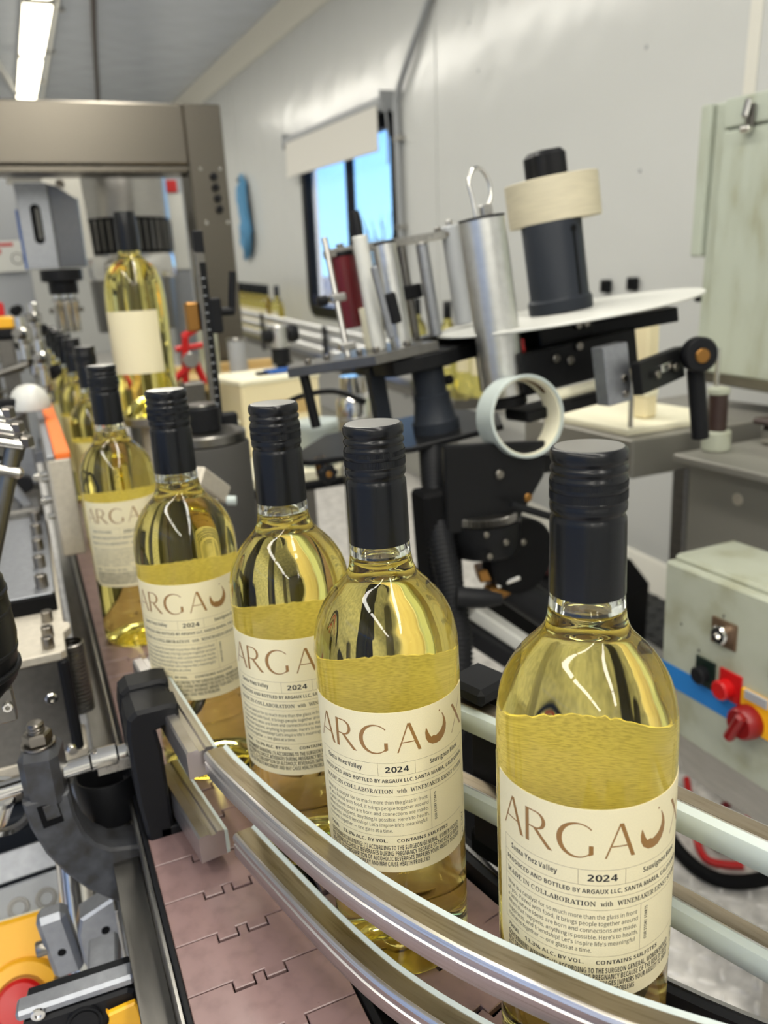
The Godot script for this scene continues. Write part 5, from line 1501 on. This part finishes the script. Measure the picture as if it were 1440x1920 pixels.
	part(wr, "sheets", G.new().box(Vector3(0, 0.085, 0), Vector3(0.03, 0.17, 0.03), 0.004), M.cream)
	part(wr, "wrapper", G.new().box(Vector3(0, 0.055, 0), Vector3(0.033, 0.04, 0.033), 0.004), M.cream_paper)
	# studded rubber mat on the floor along the wall
	var m := thing("rubber_mat", "dark studded rubber mat on the floor along the right wall", "floor mat", Vector3())
	m.transform = room * Transform3D(Basis(), Vector3(1.45, FLOOR, -1.75))
	part(m, "sheet", G.new().box(Vector3(0, 0.006, 0), Vector3(0.20, 0.012, 1.9), 0.003), M.rubber_mat)
	var st := G.new()
	for ix in 5:
		for iz in 44:
			st.at(-0.084 + ix * 0.042, 0.0115, -0.91 + iz * 0.042 + (0.021 if ix % 2 == 1 else 0.0)).lathe(pv([0.014, 0, 0.011, 0.004, 0, 0.005]), 10)
	part(m, "studs", st, M.rubber_mat).set_meta("kind", "stuff")
	# dark crate with a pink strap on the floor
	var cr := thing("tool_bag", "black bag with a dusty pink handle on the floor behind the nearest bottle", "bag", Vector3())
	cr.transform = room * Transform3D(Basis(Vector3.UP, 0.4), Vector3(1.12, FLOOR + 0.003, -1.48))
	part(cr, "body", G.new().box(Vector3(0, 0.13, 0), Vector3(0.26, 0.26, 0.36), 0.05), M.black_dull)
	part(cr, "handle", G.new().tube(smooth(pts([-0.10, 0.25, 0.0, -0.06, 0.30, 0.0, 0.02, 0.31, 0.0, 0.08, 0.26, 0.0])), 0.012, 10), mat("dusty_pink", Color(0.55, 0.30, 0.30), 0.7))
	# coil of hose and red leads on the floor at lower right
	var co := thing("floor_cable", "dark cable curving across the diamond plate floor at lower right", "cable", Vector3())
	co.transform = room
	part(co, "jacket", G.new().tube(smooth(pts([1.06, FLOOR + 0.012, -1.06, 0.94, FLOOR + 0.012, -0.95, 0.885, FLOOR + 0.012, -0.86, 0.866, FLOOR + 0.012, -0.79, 0.878, FLOOR + 0.012, -0.735, 0.934, FLOOR + 0.012, -0.706, 1.01, FLOOR + 0.012, -0.705, 1.12, FLOOR + 0.012, -0.73])), 0.012, 12), M.black_dull)
	var leads := [[1.02, -0.95, 0.935, -0.85, 0.895, -0.78, 0.94, -0.742], [1.06, -0.86, 0.975, -0.83, 0.922, -0.79, 0.985, -0.737], [1.09, -0.80, 1.00, -0.79, 0.955, -0.765, 1.03, -0.722]]
	for i in 3:
		var q: Array = leads[i]
		var ld := thing("red_lead", ["red lead looped nearest the dark cable on the floor", "red lead crossing over the other leads under the control box", "red lead trailing farthest right under the control box"][i], "cable", Vector3(), "red leads on the floor")
		ld.transform = room
		part(ld, "jacket", G.new().tube(smooth(pts([q[0], FLOOR + 0.01 + i * 0.008, q[1], q[2], FLOOR + 0.03 + i * 0.008, q[3], q[4], FLOOR + 0.012 + i * 0.008, q[5], q[6], FLOOR + 0.008 + i * 0.008, q[7]])), 0.0065, 10), M.red if i != 1 else M.dark_red)
	var pk := thing("plug_block", "black plug block among the red leads on the floor", "plug", Vector3())
	pk.transform = room * Transform3D(Basis(Vector3.UP, 0.5), Vector3(1.12, FLOOR + 0.003, -0.92))
	part(pk, "housing", G.new().box(Vector3(0, 0.05, 0), Vector3(0.10, 0.10, 0.09), 0.012), M.black_plastic)
	part(pk, "socket", G.new().to(along(Vector3.BACK, Vector3(0, 0.05, 0.045))).cyl(0.022, 0, 0.02, 18, 0.003), M.black_dull)


# ---------- middle distance and background ----------
func background() -> void:
	# grey foam drum, its black hub and the standing label post
	var d := thing("press_drum", "dark grey foam drum with a black hub beside the bottle line", "drum", Vector3(0.176, -0.10, -0.93))
	part(d, "foam", G.new().lathe(pv([0, 0.02, 0.050, 0.02, 0.052, 0.024, 0.052, 0.295, 0.050, 0.298, 0, 0.298]), 56), M.grey_foam)
	part(d, "top_ring", G.new().lathe(pv([0, 0.2985, 0.0475, 0.2985, 0.049, 0.300, 0.049, 0.309, 0.047, 0.311, 0, 0.311]), 56), M.steel_dark)
	part(d, "hub", G.new().cyl(0.022, 0.311, 0.340, 40, 0.002), M.black_plastic)
	part(d, "hub_top", G.new().cyl(0.019, 0.340, 0.343, 36, 0.001), M.steel_dark)
	part(d, "shaft", G.new().cyl(0.02, -0.40, 0.02, 20, 0.001), M.steel_dark)
	var br := thing("drum_bracket", "pale bracket with a round pin under the drum, behind the clamp bottle", "bracket", Vector3(0.157, 0.172, -0.79))
	part(br, "bar", G.new().to(Transform3D(rot(0, 40, -38), Vector3(-0.004, 0.004, -0.012))).box(Vector3(), Vector3(0.05, 0.02, 0.014), 0.002), M.aluminium_pale)
	part(br, "pin", G.new().to(along(Vector3(1, -0.1, 0.4), Vector3(0.006, -0.009, 0.010))).cyl(0.0050, 0, 0.010, 16, 0.001), M.uhmw)
	part(br, "riser", G.new().box(Vector3(-0.005, -0.10, -0.012), Vector3(0.012, 0.18, 0.012), 0.001), M.steel_dark)
	# tall bottle on its stand, with the front label to us
	var T := thing("tall_bottle", "large wine bottle raised on a stand, plain cream label, black cap before the steel tank", "bottle", Vector3(0.166, 0.190, -1.275), "", Basis(Vector3.UP, 0.15))
	var prof := curve2(pv([0, 0.03, 0.014, 0.027, 0.026, 0.012, 0.033, 0.001, 0.038, 0.0, 0.0425, 0.004, 0.0435, 0.012]), 4)
	prof.append_array(pv([0.0437, 0.06, 0.0439, 0.12]))
	prof.append_array(curve2(pv([0.0439, 0.12, 0.0439, 0.158, 0.0430, 0.183, 0.0402, 0.202, 0.0345, 0.215, 0.0265, 0.2235, 0.0195, 0.229, 0.0160, 0.236, 0.0153, 0.246]), 4).slice(1))
	prof.append_array(pv([0.015, 0.2465, 0, 0.2465]))
	part(T, "wine_filled_glass", G.new().lathe(prof, 64), M.wine)
	part(T, "cap", G.new().lathe(pv([0.0152, 0.240, 0.016, 0.240, 0.016, 0.262, 0.0157, 0.272, 0.0150, 0.292, 0.0142, 0.294, 0, 0.294]), 40), M.cap_black)
	var lb := G.new()
	for i in 40:
		for w: Array in [[0.0441, 1.0], [0.0437, -1.0]]:
			var a0 := deg_to_rad(-105.0 + i * 3.2)
			var a1 := deg_to_rad(-105.0 + (i + 1) * 3.2)
			var p0 := Vector3(sin(a0), 0, cos(a0))
			var p1 := Vector3(sin(a1), 0, cos(a1))
			lb.quads([p0 * w[0] + Vector3.UP * 0.066, p1 * w[0] + Vector3.UP * 0.066, p1 * w[0] + Vector3.UP * 0.156, p0 * w[0] + Vector3.UP * 0.156], [p0 * w[1], p1 * w[1], p1 * w[1], p0 * w[1]], [Vector2(), Vector2(), Vector2(), Vector2()])
	part(T, "front_label", lb, M.label_paper)
	var st := thing("bottle_stand", "steel pedestal under the large raised bottle", "stand", Vector3(0.166, -0.05, -1.275))
	part(st, "plate", G.new().cyl(0.05, 0.228, 0.240, 36, 0.001), M.steel)
	part(st, "post", G.new().cyl(0.018, 0.02, 0.228, 20, 0.001), M.aluminium_pale)
	part(st, "foot", G.new().cyl(0.04, -0.52, 0.02, 24, 0.002), M.steel_dark)
	# post with a scale and clamp
	var p := thing("scale_post", "black adjusting post with a marked scale and a clamp lever", "post", Vector3(0.209, 0.21, -1.0))
	part(p, "bar", G.new().box(Vector3(0, 0.10, 0), Vector3(0.012, 0.205, 0.012), 0.001), M.steel_dark)
	part(p, "tip", G.new().box(Vector3(0.001, 0.213, 0), Vector3(0.012, 0.026, 0.012), 0.001), M.black_plastic)
	part(p, "scale", G.new().box(Vector3(0.0025, 0.095, 0.0068), Vector3(0.0075, 0.19, 0.0015), 0.0003), M.black_paint)
	var ticks := G.new()
	for i in 17:
		ticks.box(Vector3(0.001, 0.012 + i * 0.010, 0.0078), Vector3(0.004 if i % 2 == 0 else 0.0025, 0.0013, 0.0006), 0.0001)
	part(p, "scale_marks", ticks, M.grey_plastic)
	part(p, "clamp", G.new().box(Vector3(0.012, 0.128, 0.0), Vector3(0.014, 0.042, 0.018), 0.002), M.black_plastic)
	part(p, "clamp_stem", G.new().to(along(Vector3.RIGHT, Vector3(0.018, 0.132, 0))).cyl(0.0055, 0, 0.018, 14, 0.001), M.black_plastic)
	part(p, "clamp_lever", G.new().tube(pts([0.033, 0.130, 0.0, 0.035, 0.150, 0.0, 0.039, 0.178, 0.0]), 0.0045, 12), M.black_plastic)
	part(p, "lower_clamp", G.new().box(Vector3(0.014, -0.002, 0.0), Vector3(0.022, 0.022, 0.018), 0.002), M.black_plastic)
	part(p, "brass_block", G.new().box(Vector3(-0.014, 0.128, -0.01), Vector3(0.016, 0.034, 0.016), 0.002), M.brass)
	part(p, "foot", G.new().box(Vector3(0.0, -0.14, -0.02), Vector3(0.016, 0.28, 0.016), 0.002), M.black_paint)
	var dsh := thing("dished_plate", "white dished plate round the foot of the scale post", "plate", Vector3(0.205, 0.185, -1.09))
	part(dsh, "dish", G.new().lathe(pv([0.0, 0.0, 0.042, 0.0, 0.052, 0.006, 0.052, 0.009, 0.042, 0.004, 0.0, 0.004]), 44), M.cream_paper)
	part(dsh, "stem", G.new().cyl(0.012, -0.20, 0.0, 16, 0.001), M.steel_dark)
	# red frame behind the raised bottle
	var r := thing("fork_rest", "red forked frame behind the scale post", "frame", Vector3(0.275, 0.205, -1.5))
	for q: Array in [[-0.012, 0.0, -0.004, 0.088, 0.012], [0.024, 0.0, 0.006, 0.048, 0.012], [-0.022, 0.065, 0.03, 0.07, 0.010], [-0.006, 0.086, 0.026, 0.104, 0.012], [-0.03, 0.012, 0.0, 0.035, 0.012]]:
		part(r, "bar", G.new().tube(pts([q[0], q[1], 0, q[2], q[3], 0.01]), q[4] * 0.55, 8), M.red)
	part(r, "pivot", G.new().to(along(Vector3.BACK, Vector3(0.0, 0.045, 0.0))).cyl(0.014, -0.01, 0.02, 18, 0.001), M.steel)
	part(r, "column", G.new().box(Vector3(0.0, -0.20, 0.0), Vector3(0.04, 0.41, 0.04), 0.003), M.steel_dark)
	# cream boxes and parts beyond the deck
	var cb := thing("carton", "cream carton of label rolls between the post and the applicator", "carton", Vector3(0.425, 0.06, -1.56), "", rot(0, 12, 0))
	part(cb, "body", G.new().box(Vector3(0, 0.068, 0), Vector3(0.17, 0.136, 0.15), 0.004), M.cream)
	part(cb, "lid", G.new().box(Vector3(0, 0.140, 0), Vector3(0.176, 0.014, 0.156), 0.004), M.cream_paper)
	part(cb, "label", G.new().box(Vector3(0.02, 0.085, 0.0755), Vector3(0.09, 0.03, 0.001), 0.0002), M.beige_wood)
	var tb := thing("work_board", "pale work board under the cream carton", "board", Vector3(0.435, 0.045, -1.50))
	part(tb, "board", G.new().box(Vector3(0, 0.0055, 0), Vector3(0.26, 0.019, 0.42), 0.002), M.cream_paper)
	part(tb, "edge", G.new().box(Vector3(0, -0.012, 0.0), Vector3(0.27, 0.014, 0.43), 0.002), M.black_plastic)
	for q: Array in [[-0.10, -0.18], [0.10, -0.18]]:
		part(tb, "leg", G.new().box(Vector3(q[0], -0.31, q[1]), Vector3(0.03, 0.60, 0.03), 0.002), M.steel_dark)
	var bb := thing("beige_tray", "beige wooden tray holding grey cylinders behind the carton", "tray", Vector3(0.42, 0.165, -1.80))
	part(bb, "tray", G.new().box(Vector3(0, 0.012, 0), Vector3(0.24, 0.024, 0.20), 0.003), M.beige_wood)
	part(bb, "rim", G.new().box(Vector3(0, 0.032, -0.09), Vector3(0.24, 0.02, 0.02), 0.003), M.beige_wood)
	part(bb, "stand", G.new().box(Vector3(0, -0.36, 0), Vector3(0.16, 0.70, 0.14), 0.004), M.steel_dark)
	var gc := thing("grey_cylinder", "short grey cylinder standing on the beige tray", "cylinder", Vector3(0.425, 0.188, -1.745))
	part(gc, "body", G.new().cyl(0.020, 0.0, 0.075, 28, 0.002), M.grey_plastic)
	part(gc, "top", G.new().cyl(0.021, 0.075, 0.080, 28, 0.001), M.steel)
	var tc := thing("grey_cylinder", "taller pale grey upright block left of the short cylinder", "cylinder", Vector3(0.375, 0.188, -1.80))
	part(tc, "body", G.new().cyl(0.022, 0.0, 0.125, 28, 0.002), M.machine_grey)
	part(tc, "neck", G.new().cyl(0.010, 0.125, 0.142, 20, 0.001), M.grey_plastic)
	var am := thing("air_motor", "silver and black upright motor left of the grey deck", "motor", Vector3(0.485, 0.185, -1.62))
	part(am, "black_base", G.new().lathe(pv([0, 0.0, 0.011, 0.0, 0.011, 0.028, 0.019, 0.032, 0.019, 0.062, 0, 0.062]), 26), M.black_plastic)
	part(am, "silver_body", G.new().cyl(0.0185, 0.062, 0.108, 28, 0.002), M.aluminium)
	part(am, "side_cap", G.new().to(along(Vector3.RIGHT, Vector3(0.016, 0.09, 0))).lathe(pv([0, 0, 0.016, 0, 0.019, 0.01, 0.016, 0.022, 0, 0.024]), 20), M.black_plastic)
	part(am, "left_cap", G.new().to(along(Vector3.LEFT, Vector3(-0.016, 0.088, 0))).cyl(0.014, 0, 0.02, 20, 0.002), M.black_plastic)
	var bp := thing("blue_pad", "bright blue pad lying on the cream carton", "pad", Vector3(0.462, 0.2071, -1.53), "", rot(0, 12, 0))
	part(bp, "pad", G.new().box(Vector3(0, 0.004, 0), Vector3(0.08, 0.008, 0.03), 0.002), M.blue)
	part(bp, "strap", G.new().box(Vector3(-0.045, 0.003, 0.0), Vector3(0.03, 0.006, 0.02), 0.002), M.black_plastic)
	# steel bottle and white tub below the deck
	var sb := thing("steel_canister", "shiny steel canister behind the applicator's square leg", "canister", Vector3(0.475, 0.065, -1.20))
	part(sb, "body", G.new().lathe(pv([0, 0, 0.028, 0, 0.030, 0.004, 0.030, 0.120, 0.027, 0.128, 0.022, 0.133, 0.022, 0.160, 0, 0.160]), 36), M.chrome)
	part(sb, "band", G.new().pipe(0.0305, 0.029, 0.09, 0.096, 36, 0.0005), M.aluminium)
	part(sb, "stand", G.new().cyl(0.026, -0.62, 0.0, 20, 0.001), M.steel_dark)
	var tube2 := thing("air_tube", "thin blue air tube crossing in front of the steel canister", "tube", Vector3())
	part(tube2, "wall", G.new().tube(smooth(pts([0.402, 0.268, -1.12, 0.43, 0.250, -1.11, 0.46, 0.246, -1.10, 0.50, 0.252, -1.06])), 0.0032, 10), M.blue)
	var tube3 := thing("black_cable", "black cable looping from the carton to the grey deck", "cable", Vector3())
	part(tube3, "jacket", G.new().tube(smooth(pts([0.335, 0.165, -1.20, 0.345, 0.195, -1.16, 0.358, 0.212, -1.12, 0.385, 0.224, -1.05, 0.41, 0.212, -1.0])), 0.0040, 10), M.black_plastic)
	var wt := thing("white_tub", "white tub standing below the grey deck behind the slanted leg", "tub", Vector3(0.452, 0.0605, -1.335))
	part(wt, "tub", G.new().lathe(pv([0, 0, 0.035, 0, 0.037, 0.003, 0.040, 0.060, 0.0425, 0.064, 0.0425, 0.075, 0.040, 0.078, 0, 0.078]), 36), M.uhmw)
	portal()
	wall_line()


func portal() -> void:
	# steel portal of the filler
	var f := thing("filler_portal", "brushed steel portal frame of the filling machine across the left", "machine frame", Vector3(0.0, -0.6, -2.0))
	var beam := G.new().box(Vector3(-0.30, 1.307, 0.0), Vector3(1.42, 0.125, 0.10), 0.004)
	part(f, "top_beam", beam, M.portal_steel)
	part(f, "beam_lip", G.new().box(Vector3(-0.30, 1.237, -0.004), Vector3(1.42, 0.014, 0.09), 0.002), M.portal_steel)
	var col := part(f, "column", G.new().box(Vector3(0.452, 0.686, 0.0), Vector3(0.086, 1.37, 0.10), 0.004), M.portal_steel)
	for i in 4:
		part(col, "black_knob", G.new().to(along(Vector3.BACK, Vector3(0.462 + 0.002 * i, 1.219 - i * 0.0235, 0.05))).cyl(0.0085, 0, 0.010, 16, 0.002), M.black_plastic)
	for q: Array in [[0.435, 1.235], [0.480, 1.235], [0.435, 1.12], [0.485, 1.12]]:
		part(col, "column_screw", G.new().to(along(Vector3.BACK, Vector3(q[0], q[1], 0.05))).cyl(0.004, 0, 0.002, 12, 0.0004), M.chrome)
	part(f, "column", G.new().box(Vector3(-0.97, 0.686, 0.0), Vector3(0.086, 1.37, 0.10), 0.004), M.portal_steel)
	part(f, "roof_box", G.new().box(Vector3(0.16, 1.376, -0.12), Vector3(0.06, 0.012, 0.05), 0.002), M.black_plastic)
	# filling bowl with its seals
	var t := thing("filler_bowl", "round stainless filler bowl with dark ribbed seals inside the portal", "tank", Vector3(0.33, -0.25, -2.55))
	part(t, "upper_shell", G.new().lathe(pv([0, 0.83, 0.13, 0.83, 0.13, 1.08, 0, 1.08]), 64), M.steel)
	part(t, "dark_seal", G.new().lathe(pv([0, 0.735, 0.128, 0.735, 0.128, 0.83, 0, 0.83]), 64), M.black_paint)
	var rb := G.new()
	for i in 40:
		var a := TAU * i / 40.0
		rb.to(Transform3D(Basis(Vector3.UP, a), Vector3())).box(Vector3(0, 0.782, 0.129), Vector3(0.006, 0.08, 0.006), 0.002)
	part(t, "seal_ribs", rb, M.steel_dark).set_meta("kind", "stuff")
	part(t, "bright_ring", G.new().lathe(pv([0, 0.665, 0.125, 0.665, 0.13, 0.675, 0.13, 0.725, 0.125, 0.735, 0, 0.735]), 64), M.chrome)
	part(t, "lower_skirt", G.new().lathe(pv([0, 0.52, 0.115, 0.52, 0.12, 0.665, 0, 0.665]), 48), M.steel_dark)
	part(t, "pedestal", G.new().cyl(0.07, -0.35, 0.52, 32, 0.002), M.steel_dark)
	# bracket with the slot
	var s := thing("slotted_bracket", "pale blue grey bracket plate with a tall black slot hanging inside the portal", "bracket", Vector3(0.0765, 0.44, -2.1), "", rot(0, 0, 0))
	part(s, "face_plate", G.new().box(Vector3(0, 0.0935, 0), Vector3(0.069, 0.187, 0.012), 0.001), M.aluminium_matt)
	part(s, "slot", G.new().to(Transform3D(Basis(), Vector3(0.002, 0.098, 0.0055))).prism(rrect(0.022, 0.086, 0.0105, 8), 0.0015, 0.0002), M.black_dull)
	part(s, "slot_rod", G.new().at(0.005, 0, 0.005).cyl(0.0045, 0.065, 0.132, 14, 0.001), M.steel_dark)
	part(s, "side_wing", G.new().to(Transform3D(rot(0, -24, 0), Vector3(0.0335, 0.0, -0.01))).prism(pv([0, 0, 0.068, 0.0, 0.070, 0.150, 0.030, 0.178, 0, 0.187]), 0.010, 0.001), M.steel_dark)
	part(s, "blue_rod", G.new().tube(pts([-0.037, 0.13, 0.0, -0.036, 0.0, 0.004]), 0.003, 8), M.blue)
	part(s, "top_block", G.new().box(Vector3(-0.01, 0.195, -0.03), Vector3(0.075, 0.012, 0.05), 0.002), M.trim_white)
	var v := thing("valve_plate", "upright steel plate with two bolts behind the slotted bracket", "plate", Vector3(0.195, 0.47, -2.36))
	part(v, "plate", G.new().prism(pv([-0.055, 0.10, -0.03, 0.06, -0.02, 0.0, 0.02, 0.0, 0.012, 0.21, -0.085, 0.21, -0.085, 0.17]), 0.012, 0.001), M.trim_white)
	for q: Array in [[-0.038, 0.185], [-0.012, 0.085]]:
		part(v, "bolt", G.new().to(along(Vector3.BACK, Vector3(q[0], q[1], 0.012))).lathe(pv([0, 0, 0.011, 0, 0.011, 0.004, 0.006, 0.004, 0.006, 0.001, 0, 0.001]), 18), M.bolt_steel)
	part(v, "hanger", G.new().box(Vector3(-0.02, 0.23, 0.0), Vector3(0.10, 0.05, 0.02), 0.002), M.steel_dark)
	# star wheel head: black cylinder and chrome spindles
	var h := thing("capping_head", "black capping head over shiny spindles above the bottle queue", "capping head", Vector3(0.11, 0.195, -2.05))
	part(h, "black_collar", G.new().lathe(pv([0, 0.185, 0.030, 0.185, 0.032, 0.19, 0.032, 0.212, 0.046, 0.216, 0.046, 0.240, 0, 0.240]), 36), M.black_plastic)
	for q: Array in [[-0.018, 0.012, 0.011], [0.015, 0.010, 0.010], [0.0, 0.02, 0.007]]:
		part(h, "spindle", G.new().at(q[0], 0, q[1]).lathe(pv([0, 0.10, q[2], 0.10, q[2], 0.155, q[2] * 1.35, 0.16, q[2] * 1.35, 0.172, q[2] * 0.8, 0.176, q[2] * 0.8, 0.186, 0, 0.186]), 24), M.chrome)
	part(h, "yoke", G.new().box(Vector3(0, 0.15, -0.02), Vector3(0.075, 0.012, 0.03), 0.002), M.steel_dark)
	# small fittings above the queue
	for q: Array in [[0.005, 0.31, -1.75, 0.018, "left chrome fitting over the queue, nearest the yellow switch"], [0.035, 0.335, -1.95, 0.016, "upper chrome fitting over the blurred queue"], [0.03, 0.27, -1.6, 0.015, "lower chrome fitting just past the white dome"], [0.20, 0.27, -1.75, 0.02, "chrome fitting left of the raised bottle's label"]]:
		var c := thing("pipe_fitting", q[4], "fitting", Vector3(q[0], q[1], q[2]))
		part(c, "body", G.new().lathe(pv([0, -0.05, q[3] * 0.6, -0.05, q[3] * 0.6, -0.02, q[3], -0.016, q[3], 0.006, q[3] * 0.7, 0.010, q[3] * 0.7, 0.03, 0, 0.032]), 22), M.chrome)
		part(c, "cap", G.new().to(along(Vector3(-0.4, 0.3, 0.9), Vector3(0, -0.005, q[3] * 0.5))).cyl(q[3] * 0.6, 0, 0.025, 18, 0.002), M.steel_dark)
		part(c, "stem", G.new().tube(pts([0, -0.04, 0, 0, -0.06, 0, -0.055 - q[0], -0.075, 0, -0.06 - q[0], -0.10, 0, -0.06 - q[0], -0.75, 0]) if q[0] < 0.1 else pts([0, -0.04, 0, 0, -0.8, 0]), 0.007, 10), M.steel_dark)
	for i in 6:
		var o := thing("valve_tap", ["first black tap handle above the queue from the left edge", "second black tap handle above the queue", "third black tap handle above the queue", "fourth black tap handle above the queue", "fifth black tap handle, under the capping head", "sixth black tap handle, farthest from the left edge"][i], "valve", Vector3(-0.005 + 0.022 * (i % 3), 0.345 - 0.022 * i, -2.3 + 0.13 * i), "taps over the queue")
		part(o, "grip", G.new().to(along(Vector3(0.5, 0.3, 0.8), Vector3())).lathe(pv([0, 0, 0.012, 0.002, 0.014, 0.012, 0.010, 0.03, 0, 0.032]), 16), M.black_plastic)
		part(o, "collar", G.new().at(0, -0.03, 0).cyl(0.010, 0, 0.03, 16, 0.001), M.chrome)
		part(o, "stem", G.new().tube(pts([0, -0.03, 0, 0, -0.05, 0, -0.065 - o.position.x, -0.06, 0, -0.07 - o.position.x, -0.08, 0, -0.07 - o.position.x, -0.72, 0]), 0.005, 10), M.steel_dark)
	var y := thing("warning_switch", "yellow and black switch box with a red cap at the left edge", "switch", Vector3(-0.012, 0.305, -1.8))
	part(y, "yellow_cover", G.new().prism(pv([-0.03, 0.016, 0.012, 0.014, 0.013, 0.034, -0.002, 0.038, -0.03, 0.038]), 0.04, 0.003), M.yellow)
	part(y, "black_base", G.new().box(Vector3(-0.01, 0.006, 0.02), Vector3(0.05, 0.02, 0.045), 0.004), M.black_plastic)
	part(y, "red_cap", G.new().box(Vector3(-0.018, 0.052, 0.02), Vector3(0.022, 0.026, 0.02), 0.003), M.red)
	part(y, "post", G.new().box(Vector3(-0.015, -0.40, 0.02), Vector3(0.03, 0.79, 0.03), 0.002), M.steel_dark)
	var wd := thing("white_dome", "white plastic dome in front of the bottle queue at left", "cover", Vector3(-0.002, 0.213, -1.31))
	part(wd, "dome", G.new().lathe(pv([0.0, -0.004, 0.028, 0.0, 0.0290, 0.008, 0.0265, 0.019, 0.0215, 0.028, 0.013, 0.035, 0.0, 0.0375]), 40), M.white_plastic)
	part(wd, "stem", G.new().tube(pts([-0.01, -0.003, 0, -0.04, -0.02, 0, -0.045, -0.05, 0, -0.045, -0.70, 0]), 0.008, 12), M.steel_dark)
	part(wd, "black_clip", G.new().box(Vector3(-0.03, 0.012, 0.01), Vector3(0.028, 0.016, 0.02), 0.003), M.black_plastic)
	# notice board behind
	var n := thing("notice_sheet", "white notice sheet with red print behind the slotted bracket at left", "notice", Vector3(0.01, 0.455, -2.62))
	part(n, "sheet", G.new().box(Vector3(0, 0.042, 0), Vector3(0.09, 0.085, 0.003), 0.0005), M.white_plastic)
	part(n, "red_heading", G.new().box(Vector3(-0.01, 0.074, 0.002), Vector3(0.05, 0.008, 0.001), 0.0002), M.red)
	part(n, "red_mark", G.new().box(Vector3(-0.028, 0.056, 0.002), Vector3(0.016, 0.014, 0.001), 0.0002), M.red)
	part(n, "drawing", G.new().to(along(Vector3.BACK, Vector3(0.02, 0.035, 0.0015))).pipe(0.016, 0.014, 0, 0.001, 24, 0.0002), M.black_plastic)
	part(n, "backing_panel", G.new().box(Vector3(-0.03, -0.15, -0.02), Vector3(0.16, 0.80, 0.02), 0.002), M.grey_plastic)
	var rs := thing("red_flag", "red label above a white sheet at the right inside of the portal", "label", Vector3(0.488, 0.66, -2.62))
	part(rs, "red_plate", G.new().box(Vector3(0, 0.02, 0), Vector3(0.036, 0.034, 0.004), 0.001), M.red)
	part(rs, "white_sheet", G.new().box(Vector3(0.0, -0.11, -0.004), Vector3(0.06, 0.22, 0.003), 0.0005), M.white_plastic)
	part(rs, "panel", G.new().box(Vector3(0.0, -0.45, -0.015), Vector3(0.07, 1.0, 0.012), 0.002), M.aluminium_matt)


func wall_line() -> void:
	# return conveyor along the wall with waiting bottles
	var surf := -0.125
	var c := thing("wall_conveyor", "steel return conveyor along the right wall below the window", "conveyor", Vector3())
	c.transform = room
	part(c, "bed", G.new().box(Vector3(1.38, surf - 0.02, -4.6), Vector3(0.22, 0.04, 4.6), 0.003), M.steel_dark)
	for y: float in [0.02, -0.025, -0.075]:
		part(c, "side_rail", G.new().box(Vector3(1.24, y, -4.55), Vector3(0.014, 0.034, 4.3), 0.006), M.aluminium)
	for z: float in [-2.5, -3.4, -4.4, -5.5, -6.5]:
		part(c, "rail_post", G.new().box(Vector3(1.228, -0.06, z), Vector3(0.012, 0.20, 0.03), 0.002), M.black_plastic)
		part(c, "leg", G.new().box(Vector3(1.36, -0.385, z), Vector3(0.05, 0.49, 0.05), 0.003), M.steel)
	part(c, "drive_box", G.new().box(Vector3(1.22, -0.10, -3.02), Vector3(0.08, 0.10, 0.16), 0.006), M.black_plastic)
	# small bottle for the far rows
	var b := thing("far_bottle", "far bottle at the near end of the row under the blue cloth", "bottle", Vector3(), "bottles on the wall conveyor")
	var prof := pv([0, 0.004, 0.034, 0.0, 0.038, 0.006, 0.038, 0.170, 0.0365, 0.190, 0.031, 0.206, 0.022, 0.219, 0.016, 0.230, 0.0155, 0.245, 0, 0.245])
	part(b, "wine_filled_glass", G.new().lathe(prof, 28), M.wine)
	part(b, "screw_cap", G.new().lathe(pv([0.0150, 0.240, 0.0156, 0.240, 0.0152, 0.272, 0.0150, 0.298, 0.0135, 0.300, 0, 0.300]), 20), M.cap_black)
	part(b, "label", G.new().lathe(pv([0.0379, 0.075, 0.0383, 0.075, 0.0383, 0.160, 0.0379, 0.160]), 24, true, deg_to_rad(-170), deg_to_rad(-20)), M.label_paper)
	b.transform = room * Transform3D(Basis(), Vector3(1.38, surf, -4.58))
	for i in 11:
		var o := again(b, "%s bottle back in the touching row on the wall conveyor below the blue cloth" % ["first", "second", "third", "fourth", "fifth", "sixth", "seventh", "eighth", "ninth", "tenth", "eleventh"][i], Vector3())
		o.transform = room * Transform3D(Basis(), Vector3(1.38, surf, -4.79 - i * 0.105))
	var near := [[-2.40, "bottle seen between the brown rod and the flat rod of the applicator"], [-2.54, "bottle seen just left of the pale tall roller of the applicator"], [-2.78, "bottle seen behind the brown rod of the applicator"], [-2.30, "bottle seen right of the pale tall roller, over the white disc's edge"]]
	for q: Array in near:
		var o := again(b, q[1], Vector3())
		o.transform = room * Transform3D(Basis(), Vector3(1.38, surf, q[0]))
